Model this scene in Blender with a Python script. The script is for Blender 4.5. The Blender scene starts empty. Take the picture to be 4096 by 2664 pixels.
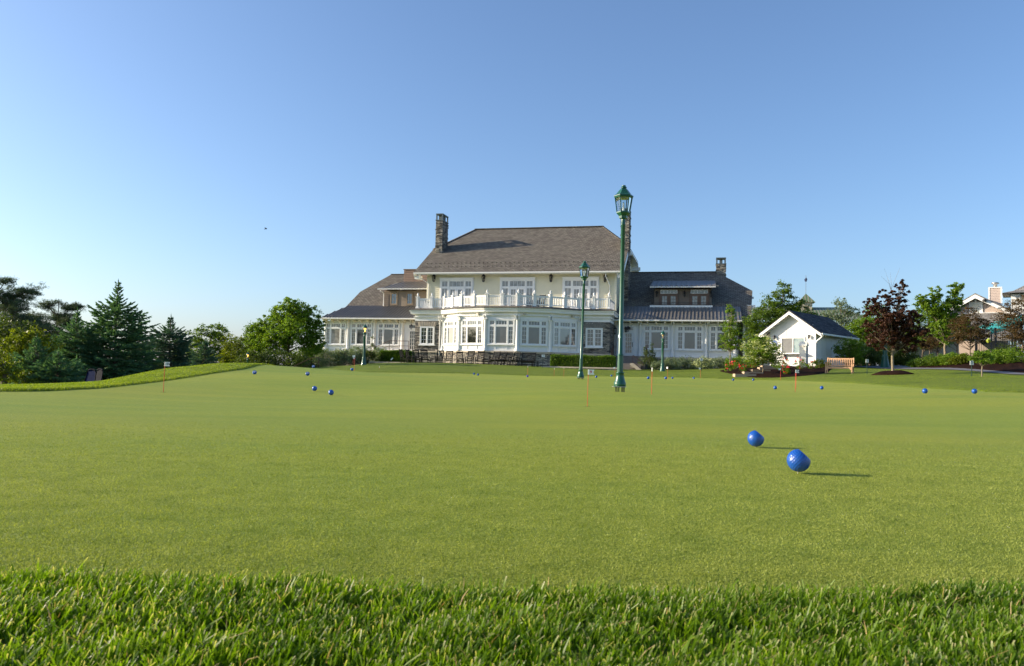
import bpy, math, random
import numpy as np
from mathutils import Vector
random.seed(7)
rad = math.radians
scene = bpy.context.scene
COL = scene.collection
# ---------------------------------------------------------------- camera
FPX = 3100.0
PITCH = math.atan(167.0/FPX); ROLL = rad(1.4)
CAMZ = 0.5
cp, sp, cr, sr = math.cos(PITCH), math.sin(PITCH), math.cos(ROLL), math.sin(ROLL)
Fv = Vector((0, cp, sp)); U0 = Vector((0, -sp, cp)); X0 = Vector((1, 0, 0))
Rv = X0*cr + U0*sr; Uv = -X0*sr + U0*cr
cam = bpy.data.cameras.new('camera'); camo = bpy.data.objects.new('camera', cam); COL.objects.link(camo)
cam.sensor_width = 36; cam.lens = FPX/4096*36; cam.clip_start = 0.02; cam.clip_end = 6000
from mathutils import Matrix
M = Matrix(((Rv.x, Uv.x, -Fv.x, 0), (Rv.y, Uv.y, -Fv.y, 0), (Rv.z, Uv.z, -Fv.z, CAMZ), (0, 0, 0, 1)))
camo.matrix_world = M
scene.camera = camo
cam.dof.use_dof = True; cam.dof.focus_distance = 22.0; cam.dof.aperture_fstop = 11
# ---------------------------------------------------------------- light
SUN_EL = rad(18.4); SUN_AZ = rad(4.0)          # from the left, a little from beyond
sdir = Vector((-math.cos(SUN_AZ)*math.cos(SUN_EL), math.sin(SUN_AZ)*math.cos(SUN_EL), math.sin(SUN_EL)))
w = bpy.data.worlds.new('World'); scene.world = w; w.use_nodes = True
nt = w.node_tree; nt.nodes.clear()
sky = nt.nodes.new('ShaderNodeTexSky'); sky.sky_type = 'NISHITA'; sky.sun_disc = False
sky.sun_elevation = SUN_EL; sky.sun_rotation = math.atan2(sdir.x, sdir.y)
sky.air_density = 0.95; sky.dust_density = 1.6; sky.ozone_density = 3.6; sky.altitude = 0
bg = nt.nodes.new('ShaderNodeBackground'); bg.inputs['Strength'].default_value = 0.14
ow = nt.nodes.new('ShaderNodeOutputWorld')
# pale summer haze along the horizon
tcw = nt.nodes.new('ShaderNodeTexCoord'); sxw = nt.nodes.new('ShaderNodeSeparateXYZ'); nt.links.new(tcw.outputs['Generated'], sxw.inputs[0])
mw = nt.nodes.new('ShaderNodeMath'); mw.operation = 'MULTIPLY'; nt.links.new(sxw.outputs[2], mw.inputs[0]); mw.inputs[1].default_value = -22
ew = nt.nodes.new('ShaderNodeMath'); ew.operation = 'EXPONENT'; ew.use_clamp = True; nt.links.new(mw.outputs[0], ew.inputs[0])
xw = nt.nodes.new('ShaderNodeMix'); xw.data_type = 'RGBA'; xw.blend_type = 'ADD'; nt.links.new(ew.outputs[0], xw.inputs[0])
nt.links.new(sky.outputs[0], xw.inputs[6]); xw.inputs[7].default_value = (0.5, 0.4, 0.9, 1); tw = nt.nodes.new('ShaderNodeMix'); tw.data_type = 'RGBA'; tw.blend_type = 'MULTIPLY'; tw.inputs[0].default_value = 1; nt.links.new(xw.outputs[2], tw.inputs[6]); tw.inputs[7].default_value = (0.955, 0.965, 1.0, 1); nt.links.new(tw.outputs[2], bg.inputs[0]);
nt.links.new(bg.outputs[0], ow.inputs[0])
sl = bpy.data.lights.new('sun', 'SUN'); sl.energy = 5.0; sl.angle = rad(0.5); sl.color = (1.0, 0.86, 0.66)
so = bpy.data.objects.new('sun', sl); COL.objects.link(so); so.location = (-40, 10, 40)
so.rotation_euler = sdir.to_track_quat('Z', 'Y').to_euler()
scene.view_settings.view_transform = 'Standard'; scene.view_settings.look = 'None'
scene.view_settings.gamma = 1; scene.view_settings.exposure = 0.75
scene.view_settings.use_curve_mapping = False
# ---------------------------------------------------------------- projection helpers (photo pixel + real distance -> place)
def ray(px, py):
    return Fv + Rv*((px-2048)/FPX) + Uv*((1332-py)/FPX)
def unp(px, py, d):
    r = ray(px, py); k = d/r.y
    return (r.x*k, d, CAMZ+r.z*k)
def xat(px, d, z):
    dz = z-CAMZ; PF = cp*d+sp*dz
    return ((px-2048)/FPX*PF - sr*(-sp*d+cp*dz))/cr
ALPHA = rad(14); ca, sa = math.cos(ALPHA), math.sin(ALPHA)
def hp(px, py, v):                      # pixel -> (u, w) on the house plane at depth v
    r = ray(px, py); rv = r.x*sa+r.y*ca; ru = r.x*ca-r.y*sa
    k = v/rv
    return ru*k, CAMZ+r.z*k
# ---------------------------------------------------------------- ground surface
ctl = [(3188,1892,4.13),(3024,1790,5.72),(2350,1628,13.2),(653,1570,16),(1324,1582,17),(1258,1567,18.2),(2607,1585,17.8),
 (3180,1567,22),(3700,1575,17.6),(3898,1576,18),(3287,1559,25.5),(3101,1559,26),(2478,1560,17.3),(2321,1516,30),
 (1018,1499,22.5),(1230,1504,22.5),(2385,1512,41),(2935,1524,41),
 (0,1566,13.5),(300,1558,15),(500,1542,17.5),(640,1527,19.5),(800,1506,22),(900,1492,24),(1000,1484,26),(1160,1485,27),
 (1500,1500,27),(1700,1507,28),(1900,1513,30),(2063,1509,44),(2593,1517,33),(2700,1516,43),
 (3300,1531,34),(3700,1555,24),(4096,1571,20),
 (0,1549,15),(300,1545,17),(420,1530,19),(560,1500,22),(700,1470,25),(850,1458,28),(1000,1458,30),(1100,1471,32),(1170,1481,34),
 (1300,1469,50),(1500,1463,55),(1640,1456,57),(1900,1461,57),(2200,1474,57),(2460,1484,57),(2640,1486,58),(2880,1491,54),
 (3010,1512,45),(3300,1498,46),(3400,1475,52),(3560,1478,54),(3572,1500,40),(3887,1513,32),(4096,1509,36),(3670,1481,50),
 (3170,1466,57),(4096,1446,48),(3900,1456,50),(3780,1466,53),(4000,1462,46),(3300,1466,60),(1180,1490,48),(1240,1486,42),(3102,1475,50.5),(3040,1491,47.6),(3200,1484,50),(2950,1482,53),(3250,1476,53)]
C = [unp(*c) for c in ctl]
for px_, rows in ((0,((19,-.2),(22,-.5),(32,-.9),(50,-1.5))),(200,((20,-.18),(24,-.45),(34,-.8))),(420,((22,-.02),(26,-.22),(36,-.5),(52,-.9))),(560,((30,.0),(45,-.4))),(700,((33,.2),(46,-.15))),(850,((38,.35),(56,-.15))),(1000,((40,.35),(56,-.05))),(1100,((42,.25),(58,0)))):
    for d_, z_ in rows: C.append((xat(px_, d_, z_), d_, z_))
C += [(0,0,0),(-3,1.6,0),(3,1.6,0),(0,1.8,0),(-8,4,0),(8,5,0),(0,6,0),(-4,9,-.02),(6,10,.05),(0,11,.0),(-20,0,0),(25,0,.1),(0,-30,0),(-60,0,-.4),(70,0,.5),
 (-11,36,.35),(-6,38,.36),(-3,36,.33),(-14,42,.1),(-28,60,-1),(-45,50,-1.5),(-40,30,-.8),(-60,90,-3),(-12,60,.95),
 (-8,70,1.1),(0,70,1.2),(12,70,1.2),(22,75,1.5),(40,80,2.2),(60,60,2),(35,30,1.0),(60,110,2),(0,120,1),(-8,150,0),(-100,150,-5),(100,150,3),(20,95,1.6)]
C = np.array(C)
def _K(r2): return 0.5*r2*np.log(r2+1e-9)
_n = len(C)
_A = np.zeros((_n+3, _n+3)); _d = ((C[:, None, :2]-C[None, :, :2])**2).sum(2)
_A[:_n, :_n] = _K(_d)+np.eye(_n)*1.5
_A[:_n, _n] = 1; _A[:_n, _n+1:] = C[:, :2]; _A[_n, :_n] = 1; _A[_n+1:, :_n] = C[:, :2].T
_w = np.linalg.solve(_A, np.concatenate([C[:, 2], np.zeros(3)]))
def G(X, Y):
    X = np.atleast_1d(np.asarray(X, float)); Y = np.atleast_1d(np.asarray(Y, float))
    out = np.empty(len(X))
    for i in range(0, len(X), 20000):
        x, y = X[i:i+20000], Y[i:i+20000]
        r = np.hypot(x, y); k = np.where(r > 150, 150/np.maximum(r, 1), 1.0); xx, yy = x*k, y*k
        z = _K((xx[:, None]-C[None, :, 0])**2+(yy[:, None]-C[None, :, 1])**2)@_w[:_n]+_w[_n]+_w[_n+1]*xx+_w[_n+2]*yy
        out[i:i+20000] = np.clip(z, -6, 4)
    return out
def g1(x, y): return float(G(x, y)[0])
def at(px, d, dz=0.0):                  # a spot on the ground, photo column px, distance d
    z = 0.0
    for _ in range(4):
        x = xat(px, d, z); z = g1(x, d)
    return (x, d, z+dz)
# ---------------------------------------------------------------- materials
def nodes(name):
    m = bpy.data.materials.new(name); m.use_nodes = True; t = m.node_tree
    return m, t, t.nodes['Principled BSDF']
def N(t, kind, **kw):
    n = t.nodes.new(kind)
    for k, v in kw.items():
        if k in n.inputs: n.inputs[k].default_value = v
        else: setattr(n, k, v)
    return n
def L(t, a, b): t.links.new(a, b)
def rgba(c): return (c[0], c[1], c[2], 1)
def mixc(t, fac, a, b, bt='MIX'):
    n = t.nodes.new('ShaderNodeMix'); n.data_type = 'RGBA'; n.blend_type = bt
    for s, v in ((0, fac), (6, a), (7, b)):
        if isinstance(v, bpy.types.NodeSocket): L(t, v, n.inputs[s])
        else: n.inputs[s].default_value = v if s == 0 else rgba(v)
    return n.outputs[2]
def ramp(t, fac, stops):
    r = t.nodes.new('ShaderNodeValToRGB'); e = r.color_ramp.elements
    while len(e) < len(stops): e.new(0.5)
    for i, (p, c) in enumerate(stops): e[i].position = p; e[i].color = rgba(c)
    L(t, fac, r.inputs[0]); return r.outputs[0]
def bump(t, b, h, strength, dist):
    n = N(t, 'ShaderNodeBump', Strength=strength, Distance=dist); L(t, h, n.inputs['Height']); L(t, n.outputs[0], b.inputs['Normal'])
def pm(name, c, rough=0.6, var=0.12, scale=3.0, bmp=0.0, bscale=30.0, metal=0.0, coat=0.0, spec=None, dirt=None):
    m, t, b = nodes(name)
    tc = N(t, 'ShaderNodeTexCoord'); nz = N(t, 'ShaderNodeTexNoise', Scale=scale, Detail=5.0, Roughness=0.65)
    L(t, tc.outputs['Object'], nz.inputs['Vector'])
    lo = tuple(x*(1-var) for x in c); hi = tuple(min(1, x*(1+var)) for x in c)
    col = ramp(t, nz.outputs['Fac'], [(0.3, lo), (0.7, hi)])
    if dirt:
        n2 = N(t, 'ShaderNodeTexNoise', Scale=dirt[1], Detail=8.0, Roughness=0.7); L(t, tc.outputs['Object'], n2.inputs['Vector'])
        col = mixc(t, ramp(t, n2.outputs['Fac'], [(0.5, (0,0,0)), (0.72, (dirt[2],)*3)]), col, dirt[0])
    L(t, col, b.inputs['Base Color'])
    b.inputs['Roughness'].default_value = rough; b.inputs['Metallic'].default_value = metal
    b.inputs['Coat Weight'].default_value = coat
    if spec is not None: b.inputs['Specular IOR Level'].default_value = spec
    if bmp:
        n3 = N(t, 'ShaderNodeTexNoise', Scale=bscale, Detail=4.0); L(t, tc.outputs['Object'], n3.inputs['Vector'])
        bump(t, b, n3.outputs['Fac'], bmp, 0.02)
    return m
def brickm(name, cols, mortar, bw, bh, msize, rough=0.85, warp=0.0, bmp=0.5, offset=0.5, bdist=0.03):
    m, t, b = nodes(name)
    tc = N(t, 'ShaderNodeTexCoord'); vec = tc.outputs['UV']
    if warp:
        nz = N(t, 'ShaderNodeTexNoise', Scale=2.2, Detail=2.0); L(t, vec, nz.inputs['Vector'])
        mm = N(t, 'ShaderNodeVectorMath', operation='SCALE'); L(t, nz.outputs['Color'], mm.inputs[0]); mm.inputs['Scale'].default_value = warp
        ad = N(t, 'ShaderNodeVectorMath', operation='ADD'); L(t, vec, ad.inputs[0]); L(t, mm.outputs[0], ad.inputs[1]); vec = ad.outputs[0]
    br = N(t, 'ShaderNodeTexBrick', Scale=1.0); br.offset = offset
    br.inputs['Brick Width'].default_value = bw; br.inputs['Row Height'].default_value = bh
    br.inputs['Mortar Size'].default_value = msize; br.inputs['Color1'].default_value = (0,0,0,1); br.inputs['Color2'].default_value = (1,1,1,1)
    br.inputs['Mortar'].default_value = (0.5,0.5,0.5,1); br.inputs['Bias'].default_value = 0.0
    L(t, vec, br.inputs['Vector'])
    n = len(cols); col = ramp(t, br.outputs['Color'], [((i+0.5)/n, c) for i, c in enumerate(cols)])
    n2 = N(t, 'ShaderNodeTexNoise', Scale=1.3, Detail=6.0, Roughness=0.7); L(t, tc.outputs['UV'], n2.inputs['Vector'])
    col = mixc(t, 1.0, col, ramp(t, n2.outputs['Fac'], [(0.25, (0.72,)*3), (0.75, (1.2,)*3)]), 'MULTIPLY')
    col = mixc(t, br.outputs['Fac'], col, mortar)
    L(t, col, b.inputs['Base Color']); b.inputs['Roughness'].default_value = rough; b.inputs['Specular IOR Level'].default_value = 0.12
    inv = N(t, 'ShaderNodeMath', operation='SUBTRACT'); inv.inputs[0].default_value = 1; L(t, br.outputs['Fac'], inv.inputs[1])
    ad2 = N(t, 'ShaderNodeMath', operation='MULTIPLY_ADD'); L(t, br.outputs['Color'], ad2.inputs[0]); ad2.inputs[1].default_value = 0.5; L(t, inv.outputs[0], ad2.inputs[2])
    bump(t, b, ad2.outputs[0], bmp, bdist)
    return m
def leafm(name, c, c2, trans=0.35, rough=0.5, spec=0.3, patch=1.2, tips=None):
    m, t, b = nodes(name); t.nodes.remove(b)
    ge = N(t, 'ShaderNodeNewGeometry'); tc = N(t, 'ShaderNodeTexCoord')
    nz = N(t, 'ShaderNodeTexNoise', Scale=patch, Detail=3.0); L(t, tc.outputs['Object'], nz.inputs['Vector'])
    a = N(t, 'ShaderNodeMath', operation='MULTIPLY_ADD'); L(t, ge.outputs['Random Per Island'], a.inputs[0]); a.inputs[1].default_value = 0.6
    s = N(t, 'ShaderNodeMath', operation='MULTIPLY_ADD'); L(t, nz.outputs['Fac'], s.inputs[0]); s.inputs[1].default_value = 1.0; s.inputs[2].default_value = -0.3
    L(t, s.outputs[0], a.inputs[2])
    col = ramp(t, a.outputs[0], [(0.05, c), (0.95, c2)])
    if tips:                              # cut, dry blade ends on part of the blades
        at_ = N(t, 'ShaderNodeAttribute'); at_.attribute_name = 'along'
        g_ = N(t, 'ShaderNodeMath', operation='GREATER_THAN'); L(t, ge.outputs['Random Per Island'], g_.inputs[0]); g_.inputs[1].default_value = 0.72
        r_ = ramp(t, at_.outputs['Fac'], [(0.72, (0,0,0)), (1.0, (1,1,1))])
        m_ = N(t, 'ShaderNodeMath', operation='MULTIPLY'); L(t, r_, m_.inputs[0]); L(t, g_.outputs[0], m_.inputs[1]); col = mixc(t, m_.outputs[0], col, tips)
    b = N(t, 'ShaderNodeBsdfPrincipled'); L(t, col, b.inputs['Base Color']); b.inputs['Roughness'].default_value = rough
    b.inputs['Specular IOR Level'].default_value = spec
    tr = N(t, 'ShaderNodeBsdfTranslucent'); hs = mixc(t, 1.0, col, (1.5, 1.5, 0.6), 'MULTIPLY'); L(t, hs, tr.inputs['Color'])
    mx = N(t, 'ShaderNodeMixShader'); mx.inputs[0].default_value = trans
    L(t, b.outputs[0], mx.inputs[1]); L(t, tr.outputs[0], mx.inputs[2]); L(t, mx.outputs[0], t.nodes['Material Output'].inputs[0])
    return m
# ---------------------------------------------------------------- mesh helpers
def tag(o, label=None, cat=None, group=None, kind=None):
    if label: o['label'] = label
    if cat: o['category'] = cat
    if group: o['group'] = group
    if kind: o['kind'] = kind
    return o
def empty(name, loc, rz=0.0, label=None, cat=None, group=None):
    o = bpy.data.objects.new(name, None); COL.objects.link(o); o.location = loc; o.rotation_euler = (0, 0, rz); o.empty_display_size = 0.2
    return tag(o, label, cat, group)
def kids(o): return [c for c in COL.objects if c.parent == o]
def copy_tree(o, loc, rz=0.0, label=None, scale=None):
    def rec(a, par):
        c = a.copy(); COL.objects.link(c); c.parent = par
        for ch in kids(a): rec(ch, c)
        return c
    r = rec(o, None); r.location = loc; r.rotation_euler = (0, 0, rz)
    if label: r['label'] = label
    if scale: r.scale = (scale,)*3 if not hasattr(scale, '__len__') else scale
    return r
def link(name, me, mat, parent=None, loc=None):
    o = bpy.data.objects.new(name, me); COL.objects.link(o)
    if mat: me.materials.append(mat)
    if parent: o.parent = parent
    if loc: o.location = loc
    return o
def npmesh(name, V, Fa, smooth=False):
    V = np.asarray(V, np.float32); Fa = np.asarray(Fa, np.int32); k = Fa.shape[1]
    me = bpy.data.meshes.new(name); me.vertices.add(len(V)); me.vertices.foreach_set('co', V.ravel())
    me.loops.add(Fa.size); me.loops.foreach_set('vertex_index', Fa.ravel())
    me.polygons.add(len(Fa)); me.polygons.foreach_set('loop_start', np.arange(0, Fa.size, k, dtype=np.int32))
    me.polygons.foreach_set('loop_total', np.full(len(Fa), k, np.int32))
    if smooth: me.polygons.foreach_set('use_smooth', np.ones(len(Fa), bool))
    me.update(calc_edges=True); return me
ID = lambda a, b, c: (a, b, c)
class MB:
    def __init__(s): s.v = []; s.f = []; s.sm = []
    def add(s, vs, fs, sm=False):
        n = len(s.v); s.v += [tuple(p) for p in vs]; s.f += [tuple(n+i for i in f) for f in fs]; s.sm += [sm]*len(fs); return s
    def box(s, a0, a1, b0, b1, c0, c1, F=ID):
        P = [F(a, b, c) for c in (c0, c1) for b in (b0, b1) for a in (a0, a1)]
        return s.add(P, [(0,2,3,1),(4,5,7,6),(0,1,5,4),(2,6,7,3),(0,4,6,2),(1,3,7,5)])
    def bar(s, p, q, wx, wy=None, up=(0,0,1)):
        p, q = Vector(p), Vector(q); d = (q-p).normalized(); wy = wy or wx; upv = Vector(up)
        if abs(d.dot(upv)) > 0.98: upv = Vector((0, 1, 0))
        x = d.cross(upv).normalized(); y = x.cross(d)
        P = [e+x*(i*wx/2)+y*(j*wy/2) for e in (p, q) for i, j in ((-1,-1),(1,-1),(1,1),(-1,1))]
        return s.add(P, [(3,2,1,0),(4,5,6,7),(0,1,5,4),(1,2,6,5),(2,3,7,6),(3,0,4,7)])
    def tube(s, pts, rr, n=8, cap=True):
        pts = [Vector(p) for p in pts]; rings = []
        for i, p in enumerate(pts):
            d = (pts[min(i+1, len(pts)-1)]-pts[max(i-1, 0)]).normalized()
            up = Vector((0,0,1)) if abs(d.z) < 0.95 else Vector((0,1,0))
            x = d.cross(up).normalized(); y = x.cross(d); r = rr[i] if hasattr(rr, '__len__') else rr
            rings.append([p+x*(r*math.cos(2*math.pi*k/n))+y*(r*math.sin(2*math.pi*k/n)) for k in range(n)])
        V = [q for r in rings for q in r]
        Fs = [(i*n+k, i*n+(k+1) % n, (i+1)*n+(k+1) % n, (i+1)*n+k) for i in range(len(pts)-1) for k in range(n)]
        s.add(V, Fs, True)
        if cap: s.add([q for q in rings[0]], [tuple(range(n))[::-1]]); s.add([q for q in rings[-1]], [tuple(range(n))])
        return s
    def lathe(s, prof, n=16, c=(0,0,0), F=ID, smooth=True, rot=0.0):
        V = []; 
        for r, z in prof:
            for k in range(n):
                a = 2*math.pi*(k+rot)/n; V.append(F(c[0]+r*math.cos(a), c[1]+r*math.sin(a), c[2]+z))
        m = len(prof)
        s.add(V, [(i*n+k, i*n+(k+1) % n, (i+1)*n+(k+1) % n, (i+1)*n+k) for i in range(m-1) for k in range(n)], smooth)
        s.add([V[k] for k in range(n)], [tuple(range(n))[::-1]]); s.add([V[(m-1)*n+k] for k in range(n)], [tuple(range(n))])
        return s
    def poly(s, pts): return s.add(pts, [tuple(range(len(pts)))])
    def slab(s, pts, off):              # polygon given thickness along the vector off
        n = len(pts); o = Vector(off); P = [Vector(p) for p in pts]; Q = [p+o for p in P]
        return s.add(P+Q, [tuple(range(n)), tuple(range(2*n-1, n-1, -1))]+[(i, n+i, n+(i+1) % n, (i+1) % n) for i in range(n)])
    def build(s, name, mat, parent=None, loc=None):
        me = bpy.data.meshes.new(name); me.from_pydata([tuple(v) for v in s.v], [], s.f); me.update()
        me.polygons.foreach_set('use_smooth', s.sm)
        uv = me.uv_layers.new(name='UVMap')
        for p in me.polygons:
            n = p.normal; tx = Vector((0,0,1)).cross(n)
            tx = Vector((1,0,0)) if tx.length < 1e-3 else tx.normalized()
            ty = n.cross(tx)
            for li in p.loop_indices:
                c = me.vertices[me.loops[li].vertex_index].co; uv.data[li].uv = (c.dot(tx), c.dot(ty))
        return link(name, me, mat, parent, loc)
def thing1(mb, name, mat, loc, label, cat, group=None, rz=0.0):
    o = mb.build(name, mat, None, loc); o.rotation_euler = (0,0,rz); return tag(o, label, cat, group)
# ================================================================ GROUND: putting green, lawn, rough
def catmull(P, step=0.35):
    P = [np.array(p, float) for p in P]; n = len(P); out = []
    for i in range(n):
        p0, p1, p2, p3 = P[(i-1) % n], P[i], P[(i+1) % n], P[(i+2) % n]
        k = max(2, int(np.linalg.norm(p2-p1)/step))
        for j in range(k):
            t = j/k; out.append(0.5*((2*p1)+(-p0+p2)*t+(2*p0-5*p1+4*p2-p3)*t*t+(-p0+3*p1-3*p2+p3)*t**3))
    return np.array(out)
def pxd(px, py, d):
    x, y, z = unp(px, py, d); return (x, y)
gp = [pxd(0,1566,13.4), pxd(300,1558,15), pxd(500,1542,17.4), pxd(640,1527,19.4), pxd(800,1506,22), pxd(900,1492,24.3), pxd(1000,1484,27), pxd(1100,1483,31), pxd(1250,1490,37),
      pxd(1420,1495,41), pxd(1650,1500,44), pxd(1850,1504,46), pxd(2063,1506,46.5), pxd(2400,1510,46.5), pxd(2700,1515,46), pxd(2930,1519,44), pxd(3120,1524,40.5), pxd(3300,1530,35), pxd(3500,1543,29), pxd(3700,1555,24.5), pxd(3900,1564,21.8), pxd(4096,1571,20),
      (19,17.5),(23,12),(20,6),(12,3.0),(6,2.2),(2.5,2.02),(1.45,1.95),(1.0,1.88),(0.62,1.80),(0.15,1.775),(-.15,1.79),(-.5,1.81),(-.8,1.80),(-1.25,1.83),(-2.2,1.78),(-5,1.7),(-11,2.5),(-14,7),(-12,12)]
GP = catmull(gp)
def sdist(X, Y):                        # >0 outside the putting green
    out = np.empty(len(X)); A = GP; B = np.roll(GP, -1, 0)
    for i in range(0, len(X), 20000):
        x = X[i:i+20000, None]; y = Y[i:i+20000, None]
        dx, dy = (B-A)[:, 0], (B-A)[:, 1]
        t = np.clip(((x-A[:, 0])*dx+(y-A[:, 1])*dy)/(dx*dx+dy*dy), 0, 1)
        d = np.hypot(x-A[:, 0]-t*dx, y-A[:, 1]-t*dy).min(1)
        c = ((A[:, 1] > y) != (B[:, 1] > y)) & (x < (B[:, 0]-A[:, 0])*(y-A[:, 1])/(B[:, 1]-A[:, 1]+1e-12)+A[:, 0])
        out[i:i+20000] = np.where(c.sum(1) % 2 == 1, -d, d)
    return out
def sstep(x, a, b):
    t = np.clip((x-a)/(b-a), 0, 1); return t*t*(3-2*t)
def grid(ang, rr):
    A, R = np.meshgrid(ang, rr); X = (R*np.sin(A)).ravel(); Y = (R*np.cos(A)).ravel()
    nr, na = len(rr), len(ang); i = np.arange(nr-1)[:, None]*na+np.arange(na-1)[None, :]
    return X, Y, np.stack([i, i+1, i+na+1, i+na], -1).reshape(-1, 4)[:, ::-1]
aa = np.concatenate([np.linspace(-180, -44, 40)[:-1], np.linspace(-44, 44, 500), np.linspace(44, 180, 40)[1:]])*math.pi/180
rr = np.concatenate([np.geomspace(0.05, 1, 8)[:-1], np.geomspace(1, 140, 560), np.geomspace(140, 4000, 16)[1:]])
X, Y, Fq = grid(aa, rr)
Z = G(X, Y); S = sdist(X, Y)
Rr = np.hypot(X, Y)
Zl = Z + np.where(S > 0, 0.045*sstep(S, 0.0, 0.12)*sstep(Rr, 4, 12), 0) - 0.05*sstep(-S, 0.0, 0.08)
rng = np.random.default_rng(3)
# lawn material: dark thatch seen between blades near by, mown lawn far away
m, t, b = nodes('lawn_grass')
tc = N(t, 'ShaderNodeTexCoord')
def nz(scale, detail=4.0, rough=0.6, vec=None, t=t, tc=tc):
    n = N(t, 'ShaderNodeTexNoise', Scale=scale, Detail=detail, Roughness=rough); L(t, vec or tc.outputs['Object'], n.inputs['Vector']); return n.outputs['Fac']
c1 = ramp(t, nz(9.0, 6.0, 0.75), [(0.3, (0.075, 0.115, 0.008)), (0.7, (0.19, 0.24, 0.022))])
c2 = ramp(t, nz(0.5, 3.0), [(0.3, (0.85, 0.9, 0.85)), (0.7, (1.1, 1.08, 1.1))])
L(t, mixc(t, 1.0, c1, c2, 'MULTIPLY'), b.inputs['Base Color']); b.inputs['Roughness'].default_value = 0.8; b.inputs['Specular IOR Level'].default_value = 0.2
bump(t, b, nz(28.0, 5.0, 0.8), 0.9, 0.06)
LAWN = m
o = link('lawn', npmesh('lawn', np.stack([X, Y, Zl], 1), Fq, True), LAWN); tag(o, 'mown lawn around the putting green', None, None, 'structure')
# putting green sheet (kept inside its outline, its rim runs under the lawn)
keep = (S < 0.10)[Fq].all(1) & (Rr < 60)[Fq].all(1)
Fg = Fq[keep]; used, inv = np.unique(Fg, return_inverse=True)
m, t, b = nodes('putting_turf'); tc = N(t, 'ShaderNodeTexCoord')
mp = N(t, 'ShaderNodeMapping'); L(t, tc.outputs['Object'], mp.inputs[0]); mp.inputs['Scale'].default_value = (0.22, 1.0, 1); mp.inputs['Rotation'].default_value = (0, 0, 0.12)
def nz2(scale, detail=4.0, rough=0.6, vec=None):
    n = N(t, 'ShaderNodeTexNoise', Scale=scale, Detail=detail, Roughness=rough); L(t, vec or tc.outputs['Object'], n.inputs['Vector']); return n.outputs['Fac']
fine = nz2(190.0, 2.0, 0.9); mid = nz2(75.0, 4.0, 0.8)
cA = ramp(t, fine, [(0.28, (0.062, 0.114, 0.006)), (0.5, (0.234, 0.285, 0.030)), (0.72, (0.51, 0.52, 0.095))])
cB = ramp(t, mid, [(0.32, (0.56, 0.68, 0.60)), (0.5, (0.98, 0.97, 0.97)), (0.68, (1.36, 1.22, 1.25))])
cC = ramp(t, nz2(0.9, 4.0, 0.6, mp.outputs[0]), [(0.32, (0.86, 0.94, 0.90)), (0.5, (1.0, 1.0, 1.0)), (0.68, (1.12, 1.06, 1.0))])
cD = ramp(t, nz2(0.16, 3.0, 0.5), [(0.35, (0.88, 0.97, 0.95)), (0.65, (1.12, 1.04, 0.95))])
c = mixc(t, 1.0, mixc(t, 1.0, mixc(t, 1.0, cA, cB, 'MULTIPLY'), cC, 'MULTIPLY'), cD, 'MULTIPLY')
L(t, c, b.inputs['Base Color']); b.inputs['Roughness'].default_value = 0.7; b.inputs['Specular IOR Level'].default_value = 0.10
b.inputs['Sheen Weight'].default_value = 0.06; b.inputs['Sheen Roughness'].default_value = 0.4; b.inputs['Sheen Tint'].default_value = (0.9, 0.9, 0.4, 1)
ad = N(t, 'ShaderNodeMath', operation='MULTIPLY_ADD'); L(t, fine, ad.inputs[0]); ad.inputs[1].default_value = 0.6; L(t, mid, ad.inputs[2])
bump(t, b, ad.outputs[0], 0.9, 0.012)
o = link('putting_green', npmesh('putting_green', np.stack([X, Y, Z], 1)[used], inv.reshape(-1, 4), True), m)
tag(o, 'smooth closely mown putting green', None, None, 'structure')
# grass blades
def blades(P, h, wd, lean, sunlean, segs, seed, curl=0.5, blunt=False):
    r = np.random.default_rng(seed); n = len(P)
    az = r.uniform(0, 2*np.pi, n); face = r.uniform(0, 2*np.pi, n)
    ln = lean*r.uniform(0.1, 1.0, n)**1.2
    dirx = np.cos(az)*ln+sunlean; diry = np.sin(az)*ln
    hh = h*r.uniform(0.55, 1.15, n); ww = wd*r.uniform(0.6, 1.25, n)
    sx, sy = np.cos(face), np.sin(face)
    rows = []; k = segs+1
    for i in range(k):
        f = i/segs; taper = ((1-0.42*f**2.2) if blunt else (1-0.75*f**1.6)) if segs > 1 else (1-0.85*f)
        cx = P[:, 0]+dirx*hh*(f*(1-curl)+curl*f*f); cy = P[:, 1]+diry*hh*(f*(1-curl)+curl*f*f); cz = P[:, 2]+hh*(f-0.28*curl*ln*f*f)
        for s in (-1, 1): rows.append(np.stack([cx+s*sx*ww*taper/2, cy+s*sy*ww*taper/2, cz], 1))
    V = np.stack(rows, 1).reshape(-1, 3)
    base = np.arange(n)[:, None, None]*(2*k)+np.arange(segs)[None, :, None]*2
    Fa = (base+np.array([0, 1, 3, 2])[None, None, :]).reshape(-1, 4)
    return V, Fa
def scatter(n, ymin, ymax, xl, xr, power=0.0):
    y = rng.uniform(0, 1, n); 
    y = (ymin**(1-power)+y*(ymax**(1-power)-ymin**(1-power)))**(1/(1-power)) if power != 1 else ymin*(ymax/ymin)**y
    x = rng.uniform(xl, xr, n)*y; return x, y
GM = leafm('grass_blade', (0.032, 0.088, 0.003), (0.205, 0.325, 0.013), 0.48, 0.42, 0.30, 3.0, tips=(0.42, 0.38, 0.20))
GM2 = leafm('lawn_blade', (0.080, 0.145, 0.005), (0.28, 0.34, 0.022), 0.42, 0.55, 0.25, 1.0)
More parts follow.
